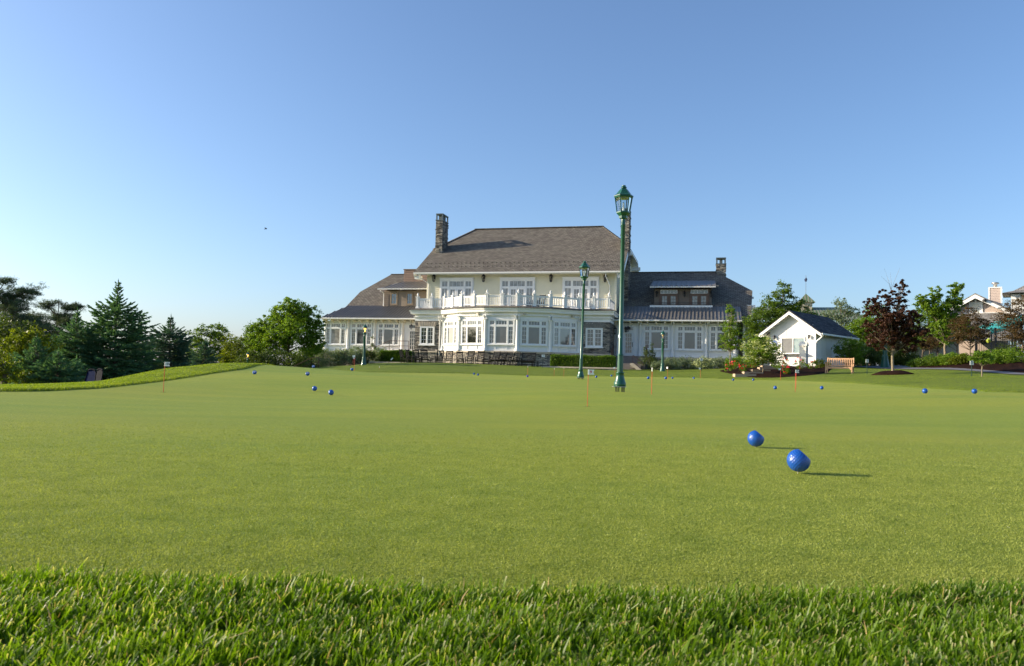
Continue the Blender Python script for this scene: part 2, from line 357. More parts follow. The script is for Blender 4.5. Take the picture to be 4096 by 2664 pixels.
# foreground rough
n = 175000
x = rng.uniform(-2.3, 2.3, n); y = rng.uniform(0.95, 2.6, n)
s = sdist(x, y); k = (s > -0.006) & (y < 2.25); k &= rng.uniform(0, 1, n) < np.clip((s+0.02)/0.05, 0.25, 1)
x, y = x[k], y[k]
k = np.array([math.sin(a*21+2*math.sin(b*13))*math.sin(b*27+math.sin(a*17)*1.5) for a, b in zip(x, y)]) < rng.uniform(-.1, 1.05, len(x)); x, y = x[k], y[k]
pn = np.array([0.5+0.5*math.sin(a*9+math.sin(b*7)*2)*math.cos(b*11+a*3) for a, b in zip(x, y)])
hh = 0.033+0.014*pn
V1, F1 = blades(np.stack([x, y, G(x, y)-0.004], 1), hh, 0.0041, 0.85, 0.18, 3, 1, blunt=True)
ns = 3000; xs = rng.uniform(-2.2, 2.2, ns); ys = rng.uniform(1.0, 2.2, ns); kk = sdist(xs, ys) > -0.02; xs, ys = xs[kk], ys[kk]
V2, F2 = blades(np.stack([xs, ys, G(xs, ys)-0.004], 1), np.full(len(xs), 0.052), 0.0050, 0.9, 0.25, 3, 2, blunt=True)
o = link('rough_grass', npmesh('rough_grass', np.concatenate([V1, V2]), np.concatenate([F1, F2+len(V1)])), GM)
o.data.attributes.new('along', 'FLOAT', 'POINT').data.foreach_set('value', np.tile(np.repeat(np.arange(4)/3.0, 2), (len(V1)+len(V2))//8).astype(np.float32))
tag(o, 'long rough grass blades along the near edge of the putting green', None, None, 'stuff')
# a few dry straw blades
ns = 420; xs = rng.uniform(-1.6, 1.6, ns); ys = rng.uniform(1.1, 1.9, ns); kk = sdist(xs, ys) > 0; xs, ys = xs[kk], ys[kk]
V, Fa = blades(np.stack([xs, ys, G(xs, ys)+0.012], 1), np.full(len(xs), 0.032), 0.0035, 1.6, 0.2, 2, 5)
o = link('dry_grass', npmesh('dry_grass', V, Fa), leafm('dry_blade', (0.35, 0.22, 0.08), (0.55, 0.42, 0.2), 0.3)); tag(o, 'dry straw coloured blades among the near rough grass', None, None, 'stuff')
# lawn tufts farther away, finest along the rim of the green
parts = []
x, y = scatter(420000, 10, 62, -0.72, 0.72, 0.6); s = sdist(x, y)
k = (s > 0.0) & (s < 40); k &= (y < 47) | (rng.uniform(0, 1, len(x)) < 0.6); x, y, s = x[k], y[k], s[k]
zz = G(x, y)+0.045*sstep(s, 0, 0.12)-0.01; inb = np.ones(len(x), bool)
inb &= ~((x > 13) & (y > 47) & (x < 22)); inb &= y < 58
x, y, zz = x[inb], y[inb], zz[inb]
xe, ye = scatter(330000, 11, 34, -0.70, -0.24, 0.5); se = sdist(xe, ye); ke = (se > 0) & (se < 9); xe, ye, se = xe[ke], ye[ke], se[ke]
x = np.concatenate([x, xe]); y = np.concatenate([y, ye]); zz = np.concatenate([zz, G(xe, ye)+0.045*sstep(se, 0, 0.12)-0.01])
hh = np.where(x < -2.0*1 - 0.0*y, 0.06, 0.04); dd = np.hypot(x, y)
V1, F1 = blades(np.stack([x, y, zz], 1), np.where((x < -0.28*y) & (y < 34), 0.030, 0.024), 0.006+dd*0.0004, 1.1, 0.1, 1, 8)
x, y = scatter(400000, 9, 50, -0.72, 0.72, 0.3); s = sdist(x, y); k = (s > -0.02) & (s < 0.16); x, y = x[k], y[k]
V2, F2 = blades(np.stack([x, y, G(x, y)], 1), np.where((x < -0.28*y) & (y < 34), 0.07, 0.05), 0.010, 0.5, 0.0, 1, 9)
o = link('lawn_blades', npmesh('lawn_blades', np.concatenate([V1, V2]), np.concatenate([F1, F2+len(V1)])), GM2)
tag(o, 'short grass blades of the lawn and of the mound beyond the green', None, None, 'stuff')
# the close mown blades of the green itself, thinning out with distance
x, y = scatter(420000, 1.7, 7.5, -0.72, 0.72, 1.35); k = (sdist(x, y) < 0.01) & (rng.uniform(0, 1, len(x)) < np.clip((7.5-y)/3.0, 0, 1)); x, y = x[k], y[k]
V, Fa = blades(np.stack([x, y, G(x, y)-0.001], 1), 0.0050+0.0004*y, 0.0020+0.0005*y, 1.3, 0.1, 1, 21)
TM = leafm('mown_blade', (0.095, 0.150, 0.022), (0.38, 0.41, 0.105), 0.35, 0.6, 0.15, 6.0)
o = link('mown_turf', npmesh('mown_turf', V, Fa), TM); tag(o, 'closely mown short blades on the near part of the putting green', None, None, 'stuff')
# dew drops on the putting green, their sparkle painted in as plain white
nd = 1500; x, y = scatter(nd, 1.9, 16, -0.68, 0.68, 0.9); k = sdist(x, y) < -0.03; x, y = x[k], y[k]
zd = G(x, y); rd = rng.uniform(0.0004, 0.0009, len(x))*(0.75+y*0.14)
oct_ = np.array([(1,0,0),(0,1,0),(-1,0,0),(0,-1,0),(0,0,1),(0,0,-1)], float)
V = (np.stack([x, y, zd+rd], 1)[:, None, :]+oct_[None]*rd[:, None, None]).reshape(-1, 3)
of = np.array([(0,1,4),(1,2,4),(2,3,4),(3,0,4),(1,0,5),(2,1,5),(3,2,5),(0,3,5)])
Fa = (np.arange(len(x))[:, None, None]*6+of[None]).reshape(-1, 3)
o = link('dew', npmesh('dew', V, Fa), pm('dew', (0.8, 0.85, 0.8), 0.1, 0.05)); tag(o, 'tiny dew drops on the putting green, glint painted in as white', None, None, 'stuff')
# sheets laid on the ground: mulch beds and the path
def ground_patch(name, poly, mat, lift, label, kind='structure', step=0.35, mound=0.0, cat=None):
    lift += .05
    P = np.array(poly); x0, y0 = P.min(0); x1, y1 = P.max(0)
    cx, cy = P.mean(0); PP = catmull(poly, 0.3)
    # fan rings from the centre to the outline
    nr = 14; V = []; n = len(PP)
    for i in range(1, nr+1):
        f = i/nr; V += [(cx+(p[0]-cx)*f, cy+(p[1]-cy)*f) for p in PP]
    V.append((cx, cy)); V = np.array(V); z = G(V[:, 0], V[:, 1])
    f = np.concatenate([np.repeat(np.arange(1, nr+1)/nr, n), [0]])
    zz = z+lift*sstep(1-f, 0, 0.06)+mound*(1-f*f)+0.03*sstep(1-f, 0, .1)*np.array([math.sin(a*5.1)*math.sin(b*4.3) for a, b in V])-0.01*(f > 0.999)
    Fs = [(i*n+k, i*n+(k+1) % n, (i+1)*n+(k+1) % n, (i+1)*n+k) for i in range(nr-1) for k in range(n)]
    Fs += [(nr*n, k, (k+1) % n, k) for k in range(0)]
    me = bpy.data.meshes.new(name); me.from_pydata([(V[i, 0]-cx, V[i, 1]-cy, zz[i]-z[-1]) for i in range(len(V))], [], Fs+[(nr*n, k, (k+1) % n) for k in range(n)])
    for p in me.polygons: p.use_smooth = True
    o = link(name, me, mat, None, (cx, cy, z[-1])); tag(o, label, cat, None, kind); return o
MULCH = pm('mulch', (0.020, 0.009, 0.006), 1.0, 0.6, 7.0, 1.0, 25.0, spec=0.05)
PAVE = pm('paving', (0.30, 0.27, 0.24), 0.8, 0.15, 2.0, 0.2, 20.0)
# ================================================================ CLUBHOUSE (house coordinates: u along the front, v away from us, w up)
UC, VC, WC = -16.5, 69.0, 1.0
def hw(u, v): return (u*ca+v*sa, -u*sa+v*ca)
WHITE = pm('white_paint', (0.80, 0.79, 0.75), 0.45, 0.04, 1.5)
YELL = pm('yellow_siding', (0.74, 0.69, 0.50), 0.55, 0.05, 0.8)
BROWN = pm('brown_siding', (0.165, 0.125, 0.092), 0.6, 0.12, 1.5)
TAN = pm('tan_panel', (0.25, 0.195, 0.14), 0.6, 0.1, 1.5)
SHINGLE = brickm('roof_shingle', [(0.152,0.134,0.112),(0.182,0.162,0.136),(0.202,0.182,0.152),(0.235,0.215,0.172)], (0.055,0.045,0.037), 0.32, 0.20, 0.022, 0.9, 0.0, 0.9, 0.5, 0.05)
DSHINGLE = brickm('dark_shingle', [(0.045,0.047,0.052),(0.06,0.062,0.068),(0.08,0.08,0.085),(0.1,0.1,0.1)], (0.025,0.025,0.03), 0.4, 0.16, 0.012, 0.9, 0.0, 0.7, 0.5, 0.03)
STONE = brickm('field_stone', [(0.10,0.092,0.085),(0.22,0.195,0.165),(0.34,0.30,0.25),(0.46,0.40,0.31),(0.17,0.165,0.165),(0.55,0.49,0.39)], (0.09,0.082,0.075), 0.36, 0.105, 0.012, 0.9, 0.28, 1.0, 0.37, 0.06)
LIME = pm('limestone', (0.50, 0.42, 0.32), 0.8, 0.14, 1.5, 0.3, 12.0)
METAL = pm('standing_seam_metal', (0.17, 0.16, 0.148), 0.45, 0.12, 0.6, metal=0.1, spec=0.35)
DARKM = pm('dark_metal', (0.022, 0.022, 0.024), 0.45, 0.2, 4.0, metal=0.3)
LEADM = pm('lead_cap', (0.10, 0.125, 0.135), 0.5, 0.2, 3.0)
def glassm(name, c, c2, ior=1.9, scale=0.6, rough=0.03):
    m, t, b = nodes(name); tc = N(t, 'ShaderNodeTexCoord'); n = N(t, 'ShaderNodeTexNoise', Scale=scale, Detail=2.0); L(t, tc.outputs['Object'], n.inputs['Vector'])
    L(t, ramp(t, n.outputs['Fac'], [(0.35, c), (0.65, c2)]), b.inputs['Base Color']); b.inputs['Roughness'].default_value = rough; b.inputs['IOR'].default_value = ior
    return m
GL = glassm('window_glass', (0.070, 0.070, 0.068), (0.115, 0.112, 0.105), 2.0)
GLD = glassm('dark_window_glass', (0.012, 0.012, 0.011), (0.04, 0.04, 0.036), 2.1)  # dark base also stands in for a tree mirrored in the bay
GLC = glassm('curtained_glass', (0.20, 0.19, 0.165), (0.32, 0.30, 0.26), 1.8, 3.0)
GLB = glassm('blue_window_glass', (0.05, 0.075, 0.09), (0.10, 0.12, 0.13), 2.3)
bx, by = hw(UC, VC)
HOUSE = empty('clubhouse', (bx, by, WC), -ALPHA, 'large cream and white clubhouse with brown shingled roofs, curved bay and stone chimneys', 'building')
def FR(ou, ov, ang=0.0):                 # along, outward (towards us), up -> clubhouse local
    c, s = math.cos(rad(ang)), math.sin(rad(ang))
    return lambda a, b, w: (ou+a*c+b*s-UC, ov+a*s-b*c-VC, w-WC)
H = FR(0, 0)                             # note: H(u, -v, w)
def h3(u, v, w): return (u-UC, v-VC, w-WC)
UL, UR = -25.6, -7.75                    # upper storey walls
VW = 69.0; VS = 64.9; VB = 87.6          # wall of the upper storey, stone fronts, back
# --- lapped boards
def boards(mb, F, a0, a1, w0, w1, pitch=0.18, t0=0.012, t1=0.035):
    n = int(math.ceil((w1-w0)/pitch))
    for i in range(n):
        z0 = w0+i*pitch; z1 = min(z0+pitch, w1)
        P = [F(a0, 0, z0), F(a1, 0, z0), F(a1, 0, z1), F(a0, 0, z1), F(a0, t1, z0), F(a1, t1, z0), F(a1, t0, z1), F(a0, t0, z1)]
        mb.add(P, [(4,5,6,7),(0,1,5,4),(3,7,6,2),(0,4,7,3),(1,2,6,5)])
mb = MB(); F0 = FR(0, VW)
boards(mb, F0, UL, UR, 5.9, 9.85, .19, .006, .045)
Fr = lambda a, b, w: (UR+b-UC, a-VC, w-WC)                # right gable wall, a = v
Fl = lambda a, b, w: (UL-b-UC, a-VC, w-WC)
boards(mb, Fr, VW, VB, 5.5, 9.9, 0.18)
for k in range(18):                       # gable part follows the roof slope
    z0 = 9.9+k*0.18; s0 = (z0-9.7)/0.58; a0, a1 = VW+max(0, s0-0.9), VB-max(0, s0-0.9)
    if a1-a0 > 1 and z0 < 13.0: boards(mb, Fr, a0, a1, z0, z0+0.18)
mb.poly([h3(UL, VW, 1.2), h3(UL, VB, 1.2), h3(UL, VB, 9.9), h3(UL, VB-5, 12.6), h3(UL, VW+5, 12.6), h3(UL, VW, 9.9)])
mb.poly([h3(UL, VB, 1.2), h3(UR, VB, 1.2), h3(UR, VB, 9.9), h3(UL, VB, 9.9)])
mb.box(UL+0.02, UR-0.02, -(VW+0.3), -(VW+0.02), 1.2, 9.85, H)
mb.build('upper_wall', YELL, HOUSE)
mb = MB(); mb.box(UL-0.02, UL+0.14, -VW-.1, -VW+0.05, 6.0, 9.8, H); mb.box(UR-0.14, UR+0.055, -VW-.14, -VW+0.055, 5.6, 9.8, H)
mb.box(UL, UR, -VW-.1, -VW+0.06, 9.62, 9.84, H); mb.build('corner_trim', pm('cream_trim', (0.76, 0.72, 0.55), 0.5, 0.03), HOUSE)
# --- main roof
EU0, EU1, EV, EW, SL = -26.65, -7.05, 68.1, 9.92, 0.58
cv = 73.3; rv = 78.3; rz = EW+SL*(rv-EV); cz = EW+SL*(cv-EV); bv = 2*rv
RL, RR = -23.75, -10.25
def main_roof(dz, e=0.0):
    f = lambda u, v, w: h3(u, v, w+dz)
    return [[f(EU0, EV, EW), f(EU1, EV, EW), f(EU1, cv, cz), f(RR, rv, rz), f(RL, rv, rz), f(EU0, cv, cz)],
            [f(EU1, bv-EV, EW), f(EU0, bv-EV, EW), f(EU0, bv-cv, cz), f(RL, rv, rz), f(RR, rv, rz), f(EU1, bv-cv, cz)],
            [f(EU1, cv, cz), f(EU1, bv-cv, cz), f(RR, rv, rz)], [f(EU0, bv-cv, cz), f(EU0, cv, cz), f(RL, rv, rz)]]
mb = MB()
for p in main_roof(0): mb.poly(p)
edge = [(EU0, EV, EW), (EU1, EV, EW), (EU1, cv, cz), (EU1, bv-cv, cz), (EU1, bv-EV, EW), (EU0, bv-EV, EW), (EU0, bv-cv, cz), (EU0, cv, cz)]
for i in range(8):
    p, q = edge[i], edge[(i+1) % 8]; mb.poly([h3(p[0], p[1], p[2]-.07), h3(q[0], q[1], q[2]-.07), h3(*q), h3(*p)])
mb.bar(h3(RL-.1, rv, rz+.03), h3(RR+.1, rv, rz+.03), 0.4, 0.06)
for a, c in ((RL, EU0), (RR, EU1)):
    mb.bar(h3(a, rv, rz+.03), h3(c, cv, cz+.03), 0.25, 0.05)
#
if True: pass                                 # snow guards: two staggered rows of little cleats
for k in range(2):
    for i in range(44):
        u = EU0+0.5+i*0.43+k*0.2; v = EV+1.0+k*0.75; mb.box(u-0.04, u+0.04, -v-0.03, -v+0.03, EW+SL*(v-EV)-.01, EW+SL*(v-EV)+0.09, H)
ROOF = mb.build('roof', SHINGLE, HOUSE)
mb = MB()                                 # white soffit, rakes and fascia
for p in main_roof(-0.22): mb.poly(p[::-1])
for i in range(8):
    p, q = edge[i], edge[(i+1) % 8]; mb.poly([h3(p[0], p[1], p[2]-.24), h3(q[0], q[1], q[2]-.24), h3(q[0], q[1], q[2]-.07), h3(p[0], p[1], p[2]-.07)])
for s in (1, -1):
    u = EU1 if s > 0 else EU0
    mb.bar(h3(u-0.03*s, EV+.1, EW-.33), h3(u-0.03*s, cv, cz-.33), 0.1, 0.3); mb.bar(h3(u-0.5*s, EV+.1, EW-.3), h3(u-0.5*s, cv, cz-.3), 0.1, 0.2)
    for v in (rv-5.2, rv+5.2): mb.box(min(u-0.9*s, u+0.25*s), max(u-0.9*s, u+0.25*s), -v-0.12, -v+0.12, cz-0.95, cz-0.6, H)
    mb.box(min(u-.5*s, u), max(u-.5*s, u), -VW-.1, -EV-.25, EW-.62, EW-.3, H)
mb.build('soffit', WHITE, HOUSE)
mb = MB(); mb.box(EU0, EU1, -EV, -EV+0.12, EW-0.16, EW-0.06, H); mb.build('gutter', WHITE, HOUSE)
def chimney(u0, u1, v0, v1, wb, wt, wc):
    mb = MB(); mb.box(u0, u1, -v1, -v0, wb, wt, H)
    r2 = random.Random(int(u0*10))
    for k in range(int((wt-wb)/0.22)):     # stones standing proud
        for F_, lo, hi in ((lambda a, b, c: H(a, -v0+b, c), u0, u1), (lambda a, b, c: H(u1+b, -a, c), v0, v1), (lambda a, b, c: H(u0-b, -a, c), v0, v1)):
            a = lo+r2.uniform(-.03, .3)
            while a < hi:
                e = min(a+r2.uniform(.2, .5), hi+0.03); z = wb+k*0.22+r2.uniform(0, .05)
                if r2.random() < .6: mb.box(a, e, -.01, r2.uniform(.02, .06), z, z+r2.uniform(.08, .18), F_)
                a = e+r2.uniform(0, .3)
    c = mb.build('chimney', STONE, HOUSE)
    mb = MB(); mb.box(u0-.05, u1+.05, -v1-.05, -v0+.05, wt, wt+.07, H); mb.box(u0-.02, u1+.02, -v1-.02, -v0+.02, wc-.09, wc, H)
    nv = max(2, int((v1-v0)/.6)+1)
    for i in range(nv):
        v = v0+.06+(v1-v0-.12)*i/(nv-1)
        for u in (u0+.06, u1-.06): mb.box(u-.06, u+.06, -v-.06, -v+.06, wt+.06, wc-.08, H)
    mb.box((u0+u1)/2-.14, (u0+u1)/2+.14, -(v0+v1)/2-.3, -(v0+v1)/2+.3, wt+.05, wc-.2, H)
    mb.build('chimney_cap', LEADM, c)
chimney(-26.1, -25.4, 72.3, 74.0, 11.8, 15.65, 16.35)
chimney(-7.76, -7.0, 72.3, 74.0, 5.8, 15.65, 16.35)
chimney(1.0, 1.9, 77.6, 78.7, 10.2, 11.75, 12.4)
# --- windows
def pane(p, F, a0, a1, w0, w1, b, mat):
    mb = MB(); mb.box(a0, a1, b-.01, b, w0, w1, F); return mb.build('pane', mat, p)
def lites(mb, F, a0, a1, w0, w1, nx, ny, b, fr=0.045, mt=0.022):
    for x0, x1 in ((a0, a0+fr), (a1-fr, a1)): mb.box(x0, x1, b, b+.045, w0, w1, F)
    for z0, z1 in ((w0, w0+fr), (w1-fr, w1)): mb.box(a0+fr, a1-fr, b, b+.043, z0, z1, F)
    for i in range(1, nx): x = a0+(a1-a0)*i/nx; mb.box(x-mt/2, x+mt/2, b, b+.022, w0+fr, w1-fr, F)
    for i in range(1, ny): z = w0+(w1-w0)*i/ny; mb.box(a0+fr, a1-fr, b, b+.018, z-mt/2, z+mt/2, F)
def triple(F, ac, w0, w1, wd, mats, crown=False, doors=False, name='window'):
    # five lites wide: side / centre / side under a row of transoms
    a0, a1 = ac-wd/2, ac+wd/2; side = wd*0.215; g = 0.11; tw = (w1-w0)*0.21
    mb = MB(); fr = 0.1
    mb.box(a0, a0+fr, 0.0, .09, w0, w1, F); mb.box(a1-fr, a1, 0.0, .09, w0, w1, F); mb.box(a0+fr, a1-fr, 0, .085, w1-.09, w1, F); mb.box(a0+fr, a1-fr, 0, .085, w0, w0+.07, F)
    c0, c1 = a0+fr+side, a1-fr-side; tz = w1-.09-tw
    for x in (c0, c1): mb.box(x-g/2, x+g/2, 0, .083, w0+.07, w1-.09, F)
    mb.box(a0+fr, a1-fr, 0, .08, tz-g/2, tz+g/2, F)
    cells = [(a0+fr, c0-g/2), (c0+g/2, c1-g/2), (c1+g/2, a1-fr)]
    for i, (x0, x1) in enumerate(cells):
        lites(mb, F, x0, x1, tz+g/2, w1-.09, (2, 4, 2)[i], 1, .02)
        if i == 1 and doors:
            xm = (x0+x1)/2
            for q0, q1 in ((x0, xm-.012), (xm+.012, x1)):
                lites(mb, F, q0, q1, w0+.07, tz-g/2, 1, 1, .02, 0.12); lites(mb, F, q0+.12, q1-.12, w0+.5, tz-g/2-.12, 2, 3, .018, .02)
                mb.box(q0+.12, q1-.12, .02, .04, w0+.07, w0+.5, F)
        else: lites(mb, F, x0, x1, w0+.07, tz-g/2, (2, 1, 2)[i], (4, 1, 4)[i] if not doors else 3, .02)
    if crown: mb.box(a0-.09, a1+.09, 0, .14, w1, w1+.16, F); mb.box(a0-.13, a1+.13, 0, .19, w1+.16, w1+.21, F); mb.box(a0-.1, a0, 0, .05, w0, w1, F); mb.box(a1, a1+.1, 0, .05, w0, w1, F)
    else: mb.box(a0-.06, a1+.06, 0, .14, w0-.07, w0, F)
    o = mb.build(name, WHITE, HOUSE)
    for i, (x0, x1) in enumerate(cells):
        pane(o, F, x0, x1, w0+.07, tz-g/2, .018, mats[i]); pane(o, F, x0, x1, tz+g/2, w1-.09, .018, mats[3] if len(mats) > 3 else GL)
    return o
Fw = FR(0, VW-0.036)
for p0, p1 in ((1757, 1900), (1997, 2146), (2247, 2402)):
    (u0, _), (u1, _) = hp(p0+5, 1110, VW), hp(p1-5, 1110, VW)
    triple(Fw, (u0+u1)/2, 6.3, 9.25, u1-u0-.15, (GLC, GLC, GLC, GLC), True, True, 'balcony_door')
# --- bay, flanking stone fronts
TH = 20; s_ = 2.74; bay = [(-22.46, VS)]
angs = [-2*TH, -TH, 0, TH, 2*TH]
for a in angs: bay.append((bay[-1][0]+s_*math.cos(rad(a)), bay[-1][1]+s_*math.sin(rad(a))))
SU0, SU1 = -25.1, UR
path = [(SU0, 68.4), (SU0, VS)]+bay+[(SU1, VS), (SU1, 68.4)]
def offs(P, d):
    out = []; n = len(P)
    for i in range(n):
        ns = []
        for j, k in ((i-1, i), (i, i+1)):
            if j < 0 or k >= n: continue
            dx, dy = P[k][0]-P[j][0], P[k][1]-P[j][1]; l = math.hypot(dx, dy); ns.append((dy/l, -dx/l))
        if len(ns) == 1: nx, ny = ns[0]; m_ = 1
        else:
            nx, ny = ns[0][0]+ns[1][0], ns[0][1]+ns[1][1]; l = math.hypot(nx, ny); nx /= l; ny /= l; m_ = 1/max(.3, nx*ns[0][0]+ny*ns[0][1])
        out.append((P[i][0]+nx*d*m_, P[i][1]+ny*d*m_))
    return out
def sweep(mb, P, prof):                   # prof: closed list of (offset, w)
    R = [[h3(x, y, w) for (x, y) in offs(P, d)] for d, w in prof]; n = len(P); m_ = len(prof); V = [q for r in R for q in r]
    mb.add(V, [(j*n+i, ((j+1) % m_)*n+i, ((j+1) % m_)*n+i+1, j*n+i+1) for j in range(m_) for i in range(n-1)])
    mb.add([R[j][0] for j in range(m_)], [tuple(range(m_))]); mb.add([R[j][-1] for j in range(m_)], [tuple(range(m_))[::-1]])
# white panelled bay wall
mb = MB(); bp = bay
sweep(mb, bp, [(-.3, 2.45), (0, 2.45), (0, 5.3), (-.3, 5.3)])
for i, a in enumerate(angs):
    F = FR(bay[i][0], bay[i][1], a)
    mb.box(.12, s_-.12, 0, .05, 2.45, 2.58, F); mb.box(.12, s_-.12, 0, .05, 2.87, 2.93, F)
    for x in (.12, .12+s_*.26, s_-.12-s_*.26-.08, s_-.2): mb.box(x, x+.08, 0, .048, 2.58, 2.87, F)
mb.build('bay_wall', WHITE, HOUSE)
bm = [(GLB, GLB, GLB, GLB), (GLD, GLD, GLD, GLB), (GL, GL, GL, GL), (GL, GL, GL, GL), (GLB, GLB, GLD, GL)]  # second facet: reflected tree put into the dark pane colour
for i, a in enumerate(angs): triple(FR(bay[i][0], bay[i][1], a), s_/2, 3.0, 5.08, 2.26, bm[i])
def column(F, a, w0, w1, r=.13, b=0.04, par=None):
    mb = MB(); h = w1-w0
    prof = [(r*1.75, 0), (r*1.75, .07), (r*1.45, .1), (r*1.45, .16), (r*1.15, .22), (r*1.06, .5), (r, h*.4), (r*.86, h-.22), (r*1.0, h-.18), (r*.86, h-.14), (r*1.2, h-.07), (r*1.25, h)]
    mb.lathe(prof, 14, (a, b, w0), F)
    return mb.build('column', WHITE, par or HOUSE)
for i, (x, y) in enumerate(bay):
    a = angs[min(i, 4)] if i == 0 else (angs[i-1] if i == 5 else (angs[i-1]+angs[i])/2)
    F = FR(x, y, a)
    if 0 < i < 5 or True: column(F, 0, 2.45, 5.12)
    mb = MB()                             # paired scroll brackets over the column
    for dx in (-.11, .11):
        mb.box(dx-.05, dx+.05, 0, .34, 5.33, 5.45, F); mb.box(dx-.05, dx+.05, 0, .22, 5.2, 5.33, F); mb.box(dx-.05, dx+.05, 0, .13, 5.1, 5.2, F)
    mb.box(-.2, .2, 0, .26, 5.07, 5.12, F)
    mb.build('bracket', WHITE, HOUSE)
# entablature and cornice round bay and stone fronts
mb = MB(); P9 = path
sweep(mb, P9, [(-.3, 5.1), (.03, 5.1), (.03, 5.36), (-.3, 5.36)])
sweep(mb, P9, [(-.3, 5.36), (.1, 5.36), (.14, 5.42), (.14, 5.45), (.05, 5.46), (.05, 5.66), (-.3, 5.66)])
sweep(mb, P9, [(-.3, 5.66), (.30, 5.66), (.34, 5.70), (.36, 5.88), (.42, 5.90), (.44, 6.02), (-.3, 6.02)])
mb.build('cornice', WHITE, HOUSE)
mb = MB(); sweep(mb, P9, [(-.1, 6.02), (.50, 6.02), (.50, 6.05), (.0, 6.21), (-.1, 6.21)]); mb.build('cornice_roofing', SHINGLE, HOUSE)
mb = MB(); dk = offs(bay, -.02); mb.slab([h3(SU0, 68.4+.6, 6.02), h3(SU0+.05, VS+.05, 6.02)]+[h3(x, y, 6.02) for x, y in dk]+[h3(SU1-.05, VS+.05, 6.02), h3(SU1, 69, 6.02)], (0, 0, .2)); mb.build('balcony_floor', pm('deck_grey', (0.35, 0.34, 0.32), 0.7), HOUSE)
mb = MB()                                 # square wall lights and a security camera under the cornice
for px in (2092, 2313, 1915):
    pass
mb = MB(); base = [(SU0, 68.4), (SU0, VS)]+bay+[(SU1, VS), (SU1, 68.4)]
sweep(mb, base, [(-.3, .3), (.06, .3), (.06, 2.3), (-.3, 2.3)]); mb.build('foundation', STONE, HOUSE)
mb = MB(); sweep(mb, base, [(-.3, 2.3), (.16, 2.3), (.16, 2.44), (-.3, 2.44)])
mb.build('water_table', LIME, HOUSE)
def rubble(mb, F, a0, a1, w0, w1, holes, seed):   # stones standing proud of the wall
    r2 = random.Random(seed); z = w0
    while z < w1-.05:
        hgt = r2.uniform(.07, .17); a = a0+r2.uniform(-.02, .2)
        while a < a1:
            e = min(a+r2.uniform(.15, .5), a1)
            if r2.random() < .55 and not any(e > h[0] and a < h[1] and z+hgt > h[2] and z < h[3] for h in holes): mb.box(a, e-.02, 0, r2.uniform(.015, .05), z+.01, min(z+hgt, w1)-.01, F)
            a = e
        z += hgt
FS = FR(0, VS)
wl = (-24.25, -22.78, 3.0, 4.95); (qa, _), (qb, _) = hp(2343, 1350, VS), hp(2411, 1350, VS); wr = (qa, qb, 3.0, 4.95)
(qa, _), (qb, _) = hp(1680, 1350, VS), hp(1738, 1350, VS); wl = (qa, qb, 3.0, 4.95)
mb = MB(); mb.box(SU0, bay[0][0]-.02, -VS-.3, -VS, 2.44, 5.1, H); mb.box(SU0, SU0+.3, -68.4, -VS-.3, 2.44, 5.1, H)
rubble(mb, FS, SU0, bay[0][0]-.05, 2.46, 5.08, [(wl[0]-.1, wl[1]+.1, 2.9, 5.3)], 4)
mb.build('stone_wall', STONE, HOUSE)
mb = MB(); mb.box(bay[-1][0]+.02, SU1, -VS-.3, -VS, 2.44, 5.1, H); mb.box(SU1-.3, SU1, -68.4, -VS-.3, 2.44, 5.1, H)
rubble(mb, FS, bay[-1][0]+.05, SU1, 2.46, 5.08, [(wr[0]-.1, wr[1]+.1, 2.9, 5.3)], 5)
rubble(mb, lambda a, b, c: H(SU1+b, -a, c), VS, 68.3, 2.46, 5.08, [], 6)
mb.build('stone_wall', STONE, HOUSE)
for W4 in (wl, wr):                       # double casements with a soldier course above
    mb = MB(); a0, a1, z0, z1 = W4; z1 -= .35; am = (a0+a1)/2
    for x0, x1 in ((a0, a0+.11), (a1-.11, a1), (am-.05, am+.05)): mb.box(x0, x1, 0, .1, z0, z1, FS)
    mb.box(a0+.11, a1-.11, 0, .095, z1-.1, z1, FS); mb.box(a0+.11, a1-.11, 0, .095, z0, z0+.08, FS); mb.box(a0-.08, a1+.08, 0, .17, z0-.1, z0, FS)
    lites(mb, FS, a0+.11, am-.05, z0+.08, z1-.1, 2, 4, .03); lites(mb, FS, am+.05, a1-.11, z0+.08, z1-.1, 2, 4, .03)
    o = mb.build('window', WHITE, HOUSE); g_ = GLD if W4 is wl else GL
    pane(o, FS, a0+.11, am-.05, z0+.08, z1-.1, .028, g_); pane(o, FS, am+.05, a1-.11, z0+.08, z1-.1, .028, GL)
    mb = MB(); n = 15
    for i in range(n):
        x = a0-.12+(a1-a0+.24)*i/n; lean = (i-n/2+.5)*.012; zz = .07 if i % 2 else .0
        mb.slab([FS(x, .03, z1+.03), FS(x+.09, .03, z1+.03), FS(x+.09+lean, .03, z1+.36+zz*.5), FS(x+lean, .03, z1+.36+zz*.5)], (0, -.05-zz*.3, 0))
    mb.build('lintel', LIME if W4 is wl else pm('grey_stone', (0.24, 0.22, 0.19), .85, .3, 5.0), HOUSE)
